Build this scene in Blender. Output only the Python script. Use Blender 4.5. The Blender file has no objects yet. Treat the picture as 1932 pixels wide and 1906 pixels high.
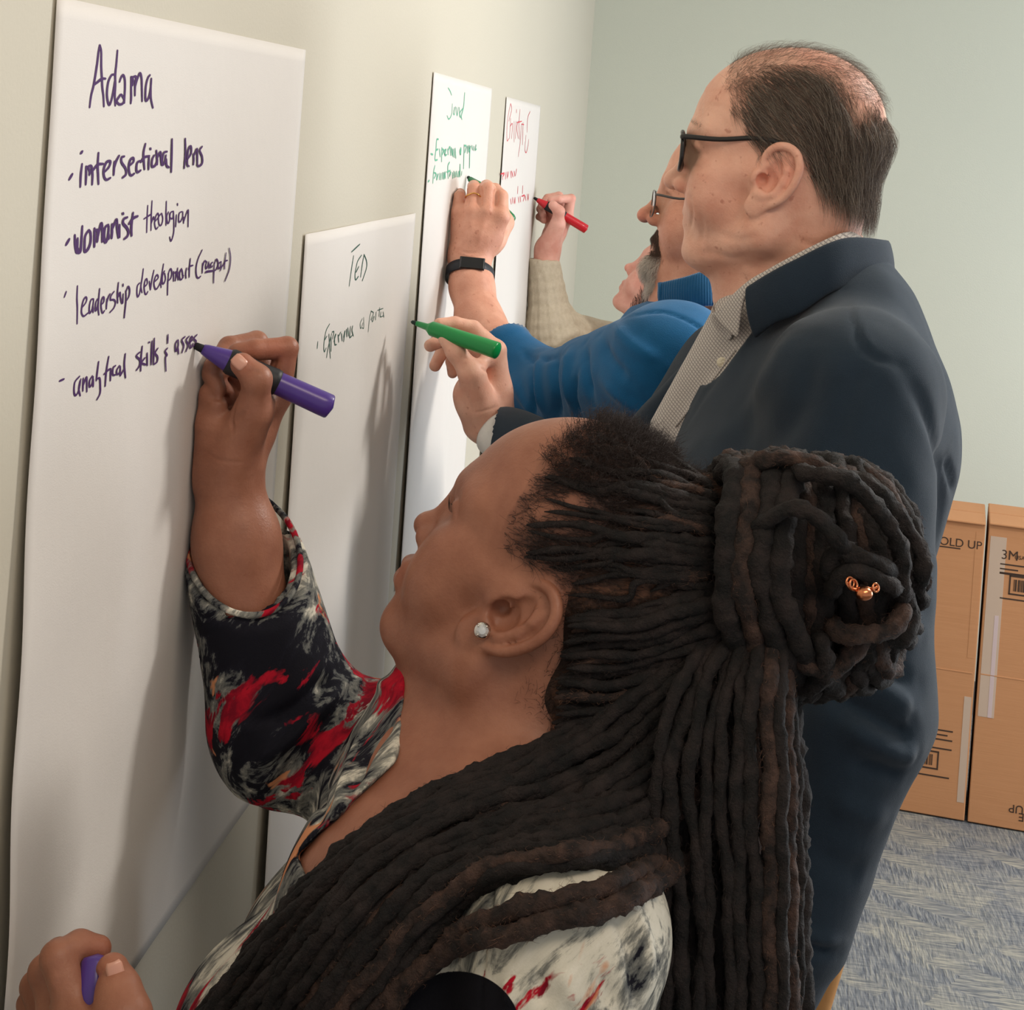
import bpy, math, random
import numpy as np
from mathutils import Vector, Matrix
from mathutils.bvhtree import BVHTree

C = bpy.context.scene.collection
SC = bpy.context.scene
rng = np.random.default_rng(7)
random.seed(7)

# ------------------------------------------------------------------ camera
# world: wall_left is the plane x = 0 and runs along +Y; the floor is z = 0
CAM = np.array([0.4213, 0.0, 1.68])
F_PX, YAW, ROLL, PX0, PY0 = 3129.7, .1237, .0729, 966.0, 254.8
_r = np.array([math.cos(YAW), math.sin(YAW), 0]); _f = np.array([-math.sin(YAW), math.cos(YAW), 0]); _u = np.array([0, 0, 1.])
RGT = math.cos(ROLL)*_r + math.sin(ROLL)*_u
UP = math.cos(ROLL)*_u - math.sin(ROLL)*_r
def at(px, py, Y):
    """the point of the room that lies Y metres along the wall on a sight line measured in the photograph"""
    d = (px-PX0)/F_PX*RGT - (py-PY0)/F_PX*UP + _f
    return CAM + d*(Y/d[1])
def wall_at(px, py, x=0.0):
    d = (px-PX0)/F_PX*RGT - (py-PY0)/F_PX*UP + _f
    return CAM + d*((x-CAM[0])/d[0])
def px_of(P):
    d = np.asarray(P)-CAM; z = d@_f
    return np.stack([PX0+F_PX*(d@RGT)/z, PY0-F_PX*(d@UP)/z], -1)

cd = bpy.data.cameras.new('camera'); cam = bpy.data.objects.new('camera', cd); C.objects.link(cam)
cd.sensor_fit = 'HORIZONTAL'; cd.sensor_width = 36.0
cd.lens = F_PX/1932*36.0
cd.shift_x = 0.0; cd.shift_y = -(953-PY0)/1932
cd.clip_start = .05
m = Matrix.Identity(4)
for i in range(3):
    m[i][0] = RGT[i]; m[i][1] = UP[i]; m[i][2] = -_f[i]; m[i][3] = CAM[i]
cam.matrix_world = m
SC.camera = cam

# ------------------------------------------------------------------ world, lights, exposure
SC.view_settings.view_transform = 'Standard'; SC.view_settings.look = 'None'
SC.view_settings.gamma = 1; SC.view_settings.use_curve_mapping = False
SC.view_settings.exposure = 0.0
SC.cycles.use_denoising = True
SC.cycles.max_bounces = 6
w = bpy.data.worlds.new('room_light'); SC.world = w; w.use_nodes = True
w.node_tree.nodes['Background'].inputs[0].default_value = (.86, .86, .86, 1)
w.node_tree.nodes['Background'].inputs[1].default_value = 0.60
def area(name, loc, to, sx, sy, power, col):
    l = bpy.data.lights.new(name, 'AREA'); l.shape = 'RECTANGLE'; l.size = sx; l.size_y = sy; l.energy = power; l.color = col
    o = bpy.data.objects.new(name, l); C.objects.link(o); o.location = loc
    o.rotation_euler = (Vector(to)-Vector(loc)).to_track_quat('-Z', 'Y').to_euler()
    return o
area('window_light', (3.2, 3.7, 1.30), (0, 3.1, 1.1), 2.4, 1.2, 78, (.90, .95, 1.0))
area('ceiling_light', (1.75, 2.55, 2.66), (.3, 1.7, .8), .40, .30, 35, (1.0, .95, .88))
area('ceiling_light_rear', (.9, .3, 2.72), (.3, .9, .8), 1.2, .6, 21, (1.0, .83, .66))

# ------------------------------------------------------------------ materials
def lin(c):
    c = np.array(c, float)/255
    return tuple(np.where(c <= .04045, c/12.92, ((c+.055)/1.055)**2.4)) + (1.0,)
class NT:
    def __init__(s, name, rough=.6, spec=.3):
        s.m = bpy.data.materials.new(name); s.m.use_nodes = True; s.t = s.m.node_tree; s.n = s.t.nodes
        s.b = s.n['Principled BSDF']; s.b.inputs['Roughness'].default_value = rough; s.b.inputs['Specular IOR Level'].default_value = spec
    def node(s, t, **k):
        n = s.n.new(t)
        for a, v in k.items(): setattr(n, a, v)
        return n
    def link(s, a, b): s.t.links.new(a, b)
    def color(s, c): s.b.inputs['Base Color'].default_value = lin(c); return s
    def coords(s, scale=(1, 1, 1), rot=(0, 0, 0), attr=None):
        mp = s.node('ShaderNodeMapping'); mp.inputs['Scale'].default_value = scale; mp.inputs['Rotation'].default_value = rot
        if attr: a = s.node('ShaderNodeAttribute', attribute_name=attr); s.link(a.outputs['Vector'], mp.inputs[0])
        else: a = s.node('ShaderNodeTexCoord'); s.link(a.outputs['Object'], mp.inputs[0])
        return mp.outputs[0]
    def noise(s, vec, scale, detail=3, rough=.5, dist=0.):
        n = s.node('ShaderNodeTexNoise'); n.inputs['Scale'].default_value = scale; n.inputs['Detail'].default_value = detail
        n.inputs['Roughness'].default_value = rough; n.inputs['Distortion'].default_value = dist
        if vec is not None: s.link(vec, n.inputs['Vector'])
        return n.outputs['Fac']
    def ramp(s, fac, stops, interp='LINEAR'):
        r = s.node('ShaderNodeValToRGB'); r.color_ramp.interpolation = interp; e = r.color_ramp.elements
        while len(e) < len(stops): e.new(.5)
        for k, (p, c) in enumerate(stops): e[k].position = p; e[k].color = lin(c) if max(c) > 1.001 else tuple(c)+(1,)
        s.link(fac, r.inputs[0]); return r.outputs[0]
    def mix(s, fac, a, b, mode='MIX'):
        n = s.node('ShaderNodeMix', data_type='RGBA', blend_type=mode)
        for sock, v in ((n.inputs[0], fac), (n.inputs[6], a), (n.inputs[7], b)):
            if isinstance(v, (int, float)): sock.default_value = v
            elif isinstance(v, tuple): sock.default_value = lin(v) if max(v) > 1.001 else v
            else: s.link(v, sock)
        return n.outputs[2]
    def base(s, out): s.link(out, s.b.inputs['Base Color']); return s
    def bump(s, h, dist=.001, strength=1.0):
        b = s.node('ShaderNodeBump'); b.inputs['Distance'].default_value = dist; b.inputs['Strength'].default_value = strength
        s.link(h, b.inputs['Height'])
        if s.b.inputs['Normal'].is_linked:
            s.link(s.b.inputs['Normal'].links[0].from_socket, b.inputs['Normal'])
        s.link(b.outputs[0], s.b.inputs['Normal']); return s
    def attr(s, name): return s.node('ShaderNodeAttribute', attribute_name=name).outputs['Color']

def plain(name, c, rough=.5, spec=.4, metal=0.):
    n = NT(name, rough, spec).color(c); n.b.inputs['Metallic'].default_value = metal
    return n.m

# ------------------------------------------------------------------ object helpers
def mesh_obj(name, V, Fs, mat, parent=None, smooth=True, attrs=None, loc=None):
    V = np.asarray(V, float)
    org = np.zeros(3)
    if loc is not None: org = np.asarray(loc, float); V = V-org
    me = bpy.data.meshes.new(name)
    if isinstance(Fs, np.ndarray):
        n, k = Fs.shape
        me.vertices.add(len(V)); me.vertices.foreach_set('co', V.astype(np.float32).ravel())
        me.loops.add(n*k); me.loops.foreach_set('vertex_index', Fs.astype(np.int32).ravel())
        me.polygons.add(n); me.polygons.foreach_set('loop_start', np.arange(0, n*k, k, dtype=np.int32))
        me.polygons.foreach_set('loop_total', np.full(n, k, np.int32))
        me.update(calc_edges=True)
    else:
        me.from_pydata([tuple(v) for v in V], [], [tuple(f) for f in Fs]); me.update()
    if smooth: me.polygons.foreach_set('use_smooth', np.ones(len(me.polygons), bool))
    for k, a in (attrs or {}).items():
        a = np.asarray(a, np.float32)
        if a.ndim == 1: a = np.repeat(a[:, None], 3, 1)
        at_ = me.attributes.new(k, 'FLOAT_COLOR', 'POINT')
        at_.data.foreach_set('color', np.concatenate([a, np.ones((len(a), 1), np.float32)], 1).ravel())
    if mat: me.materials.append(mat)
    o = bpy.data.objects.new(name, me); C.objects.link(o); o.location = org
    if parent is not None:
        o.parent = parent; o.location = org-np.array(parent_origin(parent))
    return o
def parent_origin(p):
    v = np.zeros(3)
    while p is not None: v += np.array(p.location); p = p.parent
    return v
def tag(o, label=None, cat=None, group=None, kind=None):
    for k, v in (('label', label), ('category', cat), ('group', group), ('kind', kind)):
        if v: o[k] = v
    return o
def empty(name, loc, label, cat, group=None):
    o = bpy.data.objects.new(name, None); C.objects.link(o); o.location = loc; o.empty_display_size = .05
    return tag(o, label, cat, group)
def box_mesh(lo, hi):
    x0, y0, z0 = lo; x1, y1, z1 = hi
    V = [(x0,y0,z0),(x1,y0,z0),(x1,y1,z0),(x0,y1,z0),(x0,y0,z1),(x1,y0,z1),(x1,y1,z1),(x0,y1,z1)]
    return V, [(0,3,2,1),(4,5,6,7),(0,1,5,4),(1,2,6,5),(2,3,7,6),(3,0,4,7)]
def bevel(o, w, seg=2):
    b = o.modifiers.new('bevel', 'BEVEL'); b.width = w; b.segments = seg; b.limit_method = 'ANGLE'
def catmull(P, n=6, closed=False):
    P = np.asarray(P, float)
    if len(P) < 3:
        t = np.linspace(0, 1, n+1)[:, None]; return P[0]*(1-t)+P[-1]*t
    Q = np.vstack([P[-1], P, P[:2]]) if closed else np.vstack([2*P[0]-P[1], P, 2*P[-1]-P[-2]])
    out = []
    for i in range(1, len(Q)-2):
        for t in np.linspace(0, 1, n, endpoint=False):
            a, b, c, d = Q[i-1:i+3]
            out.append(.5*((2*b)+(-a+c)*t+(2*a-5*b+4*c-d)*t*t+(-a+3*b-3*c+d)*t**3))
    if not closed: out.append(P[-1])
    return np.array(out)
def tube(path, rad, n=10, cap=True, closed=False, lump=0., seed=0, flat=1.0, fdir=None):
    """swept tube; rad scalar or per point; returns V, F (quads) as arrays"""
    P = np.asarray(path, float); L = len(P); rad = np.broadcast_to(np.asarray(rad, float), (L,))
    T = np.gradient(P, axis=0); 
    if closed: T = np.roll(P, -1, 0)-np.roll(P, 1, 0)
    T /= np.linalg.norm(T, axis=1, keepdims=True)+1e-12
    nrm = np.array(fdir, float) if fdir is not None else (np.array([0, 0, 1.]) if abs(T[0][2]) < .9 else np.array([1., 0, 0]))
    N = []
    for t in T:
        if fdir is not None: nrm = np.array(fdir, float)
        nrm = nrm-t*(nrm@t); nrm /= np.linalg.norm(nrm)+1e-12; N.append(nrm)
    N = np.array(N); B = np.cross(T, N)
    a = np.linspace(0, 2*np.pi, n, endpoint=False)
    R = rad[:, None]*np.ones((L, n))
    if lump:
        g = np.random.default_rng(seed); ph = g.uniform(0, 6.28, 6)
        s = np.arange(L)[:, None]
        R = R*(1+lump*(np.sin(s*.9+a*2+ph[0])*.4+np.sin(s*.53-a*3+ph[1])*.35+g.normal(0, .35, (L, n))))
    V = P[:, None]+R[..., None]*(np.cos(a)[None, :, None]*N[:, None]*flat+np.sin(a)[None, :, None]*B[:, None])
    V = V.reshape(-1, 3)
    i = np.arange(L if closed else L-1)[:, None]; j = np.arange(n)[None]; i2 = (i+1) % L
    Fq = np.stack([i*n+j, i*n+(j+1) % n, i2*n+(j+1) % n, i2*n+j], -1).reshape(-1, 4)
    if cap and not closed:
        c0, c1 = len(V), len(V)+1
        V = np.vstack([V, P[0]-T[0]*rad[0]*.3, P[-1]+T[-1]*rad[-1]*.3])
        j = np.arange(n)
        Fq = np.vstack([Fq, np.stack([np.full(n, c0), (j+1) % n, j, j], -1), np.stack([np.full(n, c1), (L-1)*n+j, (L-1)*n+(j+1) % n, (L-1)*n+(j+1) % n], -1)])
        # degenerate quads -> drop last column duplicates by splitting
    return V, Fq
def fixq(Fq):
    """quads with a repeated last index become triangles; returns python list"""
    return [tuple(f[:3]) if f[2] == f[3] else tuple(f) for f in Fq.tolist()]
def join(parts):
    Vs, Fs, o = [], [], 0
    for V, Fq in parts:
        Vs.append(V); Fs.append(np.asarray(Fq)+o); o += len(V)
    return np.vstack(Vs), np.vstack(Fs)
def tube_obj(name, path, rad, mat, parent=None, **k):
    V, Fq = tube(path, rad, **k); return mesh_obj(name, V, fixq(Fq), mat, parent)
def hair_obj(name, strands, radius, mat, parent, tip=.3):
    """strands: (m, k, 3) array -> one hair curves object"""
    m_, k_, _ = strands.shape
    hc = bpy.data.hair_curves.new(name); hc.add_curves([k_]*m_)
    org = parent_origin(parent) if parent is not None else np.zeros(3)
    hc.attributes['position'].data.foreach_set('vector', (strands.reshape(-1, 3)-0).astype(np.float32).ravel())
    ra = hc.attributes.get('radius') or hc.attributes.new('radius', 'FLOAT', 'POINT')
    r = np.linspace(1, tip, k_)[None]*np.broadcast_to(np.asarray(radius), (m_,))[:, None]
    ra.data.foreach_set('value', r.astype(np.float32).ravel())
    hc.materials.append(mat)
    o = bpy.data.objects.new(name, hc); C.objects.link(o)
    if parent is not None: o.parent = parent; o.location = -org
    o['kind'] = 'stuff'
    return o

# ------------------------------------------------------------------ implicit surfaces: smooth bodies
def smin(a, b, k):
    if k <= 0: return np.minimum(a, b)
    h = np.clip(.5+.5*(b-a)/k, 0, 1); return b*(1-h)+a*h-k*h*(1-h)
def smax(a, b, k): return -smin(-a, -b, k)
class Frame:
    def __init__(s, M=np.eye(3), t=(0, 0, 0), sc=1.0): s.M = np.asarray(M, float); s.t = np.asarray(t, float); s.sc = sc
    def w(s, p): return s.sc*(np.asarray(p, float)@s.M.T)+s.t
    def l(s, P): return ((np.asarray(P, float)-s.t)@s.M)/s.sc
WORLD = Frame()
class Vol:
    def __init__(s, lo, hi, h):
        s.lo = np.array(lo, float); s.h = h; s.n = np.ceil((np.array(hi)-s.lo)/h).astype(int)+1
        s.f = np.full(s.n, .05, np.float32); s.fr = WORLD
        s.ax = [(s.lo[i]+h*np.arange(s.n[i])).astype(np.float32) for i in range(3)]
    def apply(s, fn, c, rad, k, op='u'):
        """fn(P local) over the box around the sphere (c, rad), c in the current frame"""
        fr = s.fr; cw = fr.w(c); R = rad*fr.sc+k+2*s.h
        a = np.maximum(np.floor((cw-R-s.lo)/s.h).astype(int), 0); b = np.minimum(np.ceil((cw+R-s.lo)/s.h).astype(int)+1, s.n)
        if (b <= a).any(): return
        sl = tuple(slice(a[i], b[i]) for i in range(3))
        X, Y, Z = np.meshgrid(*[s.ax[i][sl[i]] for i in range(3)], indexing='ij')
        M = (fr.M/fr.sc).astype(np.float32); t = fr.t.astype(np.float32)
        X = X-t[0]; Y = Y-t[1]; Z = Z-t[2]
        p = [X*M[0, i]+Y*M[1, i]+Z*M[2, i] for i in range(3)]
        d = fn(p)*fr.sc; f = s.f[sl]
        if op == 'u': s.f[sl] = smin(f, d, k)
        elif op == 's': s.f[sl] = smax(f, -d, k)
        elif op == 'i': s.f[sl] = smax(f, d, k)
        elif op == 'd': s.f[sl] = f+d           # displacement
    def cone(s, a, b, ra, rb, k=.01, op='u'):
        a = np.asarray(a, float); b = np.asarray(b, float); ab = b-a; L2 = ab@ab+1e-12
        def fn(p):
            q = [p[i]-np.float32(a[i]) for i in range(3)]
            t = np.clip(sum(q[i]*np.float32(ab[i]) for i in range(3))/np.float32(L2), 0, 1)
            return np.sqrt(sum((q[i]-t*np.float32(ab[i]))**2 for i in range(3)))-(ra+(rb-ra)*t)
        s.apply(fn, (a+b)/2, np.sqrt(L2)/2+max(ra, rb), k, op)
    def chain(s, pts, rads, k=.004, op='u', kk=None):
        for i in range(len(pts)-1): s.cone(pts[i], pts[i+1], rads[i], rads[i+1], k, op)
    def ell(s, c, r, k=.01, op='u', R=None):
        c = np.asarray(c, float); r = np.asarray(r, float)
        def fn(p):
            q = [p[i]-np.float32(c[i]) for i in range(3)]
            if R is not None: q = [sum(q[j]*np.float32(R[j][i]) for j in range(3)) for i in range(3)]
            k0 = np.sqrt(sum((q[i]/np.float32(r[i]))**2 for i in range(3))); k1 = np.sqrt(sum((q[i]/np.float32(r[i]**2))**2 for i in range(3)))
            return k0*(k0-1)/(k1+1e-9)
        s.apply(fn, c, max(r), k, op)
    def dent(s, c, rad, amp):
        """gaussian push: amp > 0 carves, < 0 swells"""
        c = np.asarray(c, float)
        def fn(p): return amp*np.exp(-sum((p[i]-np.float32(c[i]))**2 for i in range(3))/(rad*rad))
        s.apply(fn, c, rad*2.6, 0, 'd')
    def prism(s, pts, Y, k=.004, op='s', depth=.45):
        """a convex wedge: corners measured in the photograph at distance Y, drawn out along the line of sight"""
        P = [at(x, y, Y) for x, y in pts]; c = np.mean(P, 0); v = c-CAM; v /= np.linalg.norm(v); pl = []
        for i in range(len(P)):
            e = P[(i+1) % len(P)]-P[i]; n = np.cross(e, v); n /= np.linalg.norm(n)
            if n@(c-P[i]) > 0: n = -n
            pl.append((n, n@P[i]))
        def fn(p):
            d = None
            for n, o in pl:
                q = p[0]*np.float32(n[0])+p[1]*np.float32(n[1])+p[2]*np.float32(n[2])-np.float32(o); d = q if d is None else np.maximum(d, q)
            return d
        fr = s.fr; s.fr = WORLD; s.apply(fn, c, depth, k, op); s.fr = fr
    def plane(s, c, n, k=.002):
        """cut away what lies beyond the plane along n"""
        c = np.asarray(c, float); n = np.asarray(n, float); n = n/np.linalg.norm(n)
        d = (sum((s.ax[i]-c[i]).reshape([-1 if j == i else 1 for j in range(3)])*n[i] for i in range(3))).astype(np.float32)
        s.f = smax(s.f, d, k)
    def mesh(s):
        f = s.f; n = f.shape
        ins = f < 0
        # cells with mixed corners
        c = [ins[i:n[0]-1+i, j:n[1]-1+j, k:n[2]-1+k] for i in (0, 1) for j in (0, 1) for k in (0, 1)]
        cnt = sum(x.astype(np.int8) for x in c)
        I = np.argwhere((cnt > 0) & (cnt < 8))
        acc = np.zeros((len(I), 3)); num = np.zeros(len(I))
        cs = [(i, j, k) for i in (0, 1) for j in (0, 1) for k in (0, 1)]
        val = np.stack([f[I[:, 0]+a, I[:, 1]+b, I[:, 2]+d] for a, b, d in cs], 1).astype(float)
        for e0 in range(8):
            for e1 in range(e0+1, 8):
                d = np.array(cs[e1])-np.array(cs[e0])
                if abs(d).sum() != 1: continue
                v0, v1 = val[:, e0], val[:, e1]; mk = (v0 < 0) != (v1 < 0)
                t = np.where(mk, v0/np.where(mk, v0-v1, 1), 0)
                acc[mk] += (np.array(cs[e0])+t[:, None]*d)[mk]; num[mk] += 1
        V = s.lo+s.h*(I+acc/num[:, None])
        idx = np.full([x-1 for x in n], -1, np.int32); idx[I[:, 0], I[:, 1], I[:, 2]] = np.arange(len(I))
        Q = []
        for ax in range(3):
            o1, o2 = [(1, 2), (2, 0), (0, 1)][ax]
            sh = [slice(None)]*3; a = [slice(1, -1)]*3; a[ax] = slice(0, n[ax]-1); b = list(a); b[ax] = slice(1, n[ax])
            A = ins[tuple(a)]; B = ins[tuple(b)]
            E = np.argwhere(A != B); flip = A[tuple(E.T)]
            E = E+1; E[:, ax] -= 1
            u = np.zeros(3, int); u[o1] = 1; v = np.zeros(3, int); v[o2] = 1
            q = np.stack([idx[tuple((E-u-v).T)], idx[tuple((E-v).T)], idx[tuple(E.T)], idx[tuple((E-u).T)]], 1)
            q[~flip] = q[~flip][:, ::-1]; Q.append(q)
        Q = np.vstack(Q); Q = Q[(Q >= 0).all(1)]
        return V, Q
def normals(V, Q):
    n = np.cross(V[Q[:, 2]]-V[Q[:, 0]], V[Q[:, 3]]-V[Q[:, 1]])
    N = np.zeros_like(V)
    for i in range(4): np.add.at(N, Q[:, i], n)
    return N/(np.linalg.norm(N, axis=1, keepdims=True)+1e-15)
def relax(V, Q, it=1, lam=.5):
    for _ in range(it):
        S = np.zeros_like(V); c = np.zeros(len(V))
        for i in range(4):
            for j in (1, 3):
                np.add.at(S, Q[:, i], V[Q[:, (i+j) % 4]]); np.add.at(c, Q[:, i], 1)
        V = V+lam*(S/c[:, None]-V)
    return V
def seg_dist(V, path):
    """distance of every vertex to a polyline, and the parameter 0..1 along it"""
    path = np.asarray(path, float); best = np.full(len(V), 1e9); par = np.zeros(len(V)); n = len(path)-1
    for i in range(n):
        a, b = path[i], path[i+1]; ab = b-a; t = np.clip(((V-a)@ab)/(ab@ab+1e-12), 0, 1)
        d = np.linalg.norm(V-a-t[:, None]*ab, axis=1); mk = d < best; best[mk] = d[mk]; par[mk] = (i+t[mk])/n
    return best, par
class Skin:
    """a built surface that strokes can be pressed into; strokes are given where sight lines of the photograph meet it"""
    def __init__(s, V, Q): s.V, s.Q = V, Q; s.N = normals(V, Q); s.tree = None; s.V0 = V.copy()
    def hit(s, px, py):
        if s.tree is None: s.tree = BVHTree.FromPolygons([Vector(v) for v in s.V0], s.Q.tolist())
        d = at(px, py, 1.0)-CAM; h = s.tree.ray_cast(Vector(CAM), Vector(d/np.linalg.norm(d)))
        return None if h[0] is None else np.array(h[0])
    def path(s, pix, n=5):
        P = [s.hit(*p) for p in catmull(np.array(pix, float), n)]; return np.array([p for p in P if p is not None])
    def press(s, pix, width, amp, taper=True, world=False, n=5, facing=None):
        """amp > 0 ridges, < 0 creases"""
        path = np.array(pix, float) if world else s.path(pix, n)
        if len(path) < 2: return
        d, t = seg_dist(s.V, path); w_ = np.exp(-(d/width)**2)
        if taper: w_ *= np.clip(4*t, .25, 1)*np.clip(4*(1-t), .25, 1)
        s.V = s.V+s.N*(amp*w_)[:, None]
    def blob(s, pix, rad, amp):
        h = s.hit(*pix)
        if h is not None: s.V = s.V+s.N*(amp*np.exp(-(np.linalg.norm(s.V-h, axis=1)/rad)**2))[:, None]
    def fin(s): s.N = normals(s.V, s.Q); return s
def euler_frame(fwd, up, t, sc=1.0):
    """local +X forward, +Y to the figure's left, +Z up"""
    f = np.asarray(fwd, float); f /= np.linalg.norm(f); u = np.asarray(up, float); u = u-f*(u@f); u /= np.linalg.norm(u)
    return Frame(np.stack([f, np.cross(u, f), u], 1), t, sc)
def vnoise(P, scale, seed=0):
    """cheap smooth value noise -1..1"""
    g = np.random.default_rng(seed); T = g.uniform(-1, 1, (32, 32, 32)); q = np.asarray(P)/scale; i = np.floor(q).astype(int); f = q-i; f = f*f*(3-2*f)
    out = 0
    for a in (0, 1):
        for b in (0, 1):
            for c in (0, 1):
                wgt = (f[:, 0] if a else 1-f[:, 0])*(f[:, 1] if b else 1-f[:, 1])*(f[:, 2] if c else 1-f[:, 2])
                out = out+wgt*T[(i[:, 0]+a) % 32, (i[:, 1]+b) % 32, (i[:, 2]+c) % 32]
    return out

# ------------------------------------------------------------------ the room
def floor_at(px, py, z=0.0):
    d = (px-PX0)/F_PX*RGT - (py-PY0)/F_PX*UP + _f
    return CAM + d*((z-CAM[2])/d[2])
def wall_mat(name, c):
    n = NT(name, .75, .25); v = n.coords()
    col = n.mix(n.noise(v, 1.3, 2), tuple(c), tuple(x*.97 for x in c))
    n.base(col); n.bump(n.noise(v, 260, 3), .0006, .35); return n.m
M_wall = wall_mat('sage_wall_paint_dim', (196, 190, 175)); M_back = wall_mat('sage_wall_paint_lit', (209, 212, 199))  # one paint; the differing light on the two walls is put into its colours
def carpet():
    n = NT('carpet_tiles', .95, .1); R_ = (0, 0, .62)
    def blocks(w_, h_, off):
        br = n.node('ShaderNodeTexBrick'); br.inputs['Scale'].default_value = 1; br.inputs['Brick Width'].default_value = w_; br.inputs['Row Height'].default_value = h_; br.inputs['Mortar Size'].default_value = 0
        br.inputs['Color1'].default_value = (0, 0, 0, 1); br.inputs['Color2'].default_value = (1, 1, 1, 1); br.inputs['Bias'].default_value = 0
        wv = n.node('ShaderNodeTexNoise'); wv.inputs['Scale'].default_value = 60; mv = n.node('ShaderNodeVectorMath', operation='ADD'); sc = n.node('ShaderNodeVectorMath', operation='SCALE')
        n.link(n.coords(), wv.inputs['Vector']); n.link(wv.outputs['Color'], sc.inputs[0]); sc.inputs['Scale'].default_value = .03; n.link(n.coords(rot=(0, 0, .62+off)), mv.inputs[0]); n.link(sc.outputs[0], mv.inputs[1]); n.link(mv.outputs[0], br.inputs['Vector']); return br.outputs['Color']
    A, B = blocks(.15, .055, 0), blocks(.07, .11, 1.57)
    h1 = n.noise(n.coords(scale=(1, .10, 1), rot=R_), 150, 2, .8); h2 = n.noise(n.coords(scale=(.10, 1, 1), rot=R_), 150, 2, .8)
    pat = n.mix(A, h1, h2); zone = n.mix(.5, n.mix(.5, A, B), n.noise(n.coords(), 9, 3, .6))
    dark = n.ramp(pat, [(.38, (90, 94, 102)), (.50, (118, 121, 126)), (.62, (146, 146, 144))]); lite = n.ramp(pat, [(.38, (110, 113, 116)), (.50, (140, 139, 134)), (.62, (168, 164, 152))])
    n.base(n.mix(n.ramp(zone, [(.38, (0, 0, 0)), (.62, (1, 1, 1))]), dark, lite)); n.bump(pat, .004, .8); return n.m
def struct(name, lo, hi, mat):
    V, Fq = box_mesh(lo, hi); o = mesh_obj(name, V, Fq, mat, smooth=False); o['kind'] = 'structure'; return o
struct('floor', (-.1, -1.5, -.06), (4.2, 5.4, 0), carpet())
struct('wall_left', (-.1, -1.5, 0), (0, 5.3, 2.75), M_wall)
struct('wall_back', (0, 5.28, 0), (4.2, 5.4, 2.75), M_back)
struct('ceiling', (-.1, -1.5, 2.75), (4.2, 5.4, 2.8), plain('ceiling_white', (225, 224, 216), .9))
bb = plain('baseboard_paint', (96, 98, 96), .6)
struct('baseboard_left', (0, -1.5, 0), (.012, 5.28, .1), bb)
struct('baseboard_back', (.012, 5.268, 0), (4.2, 5.28, .1), bb)

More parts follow.
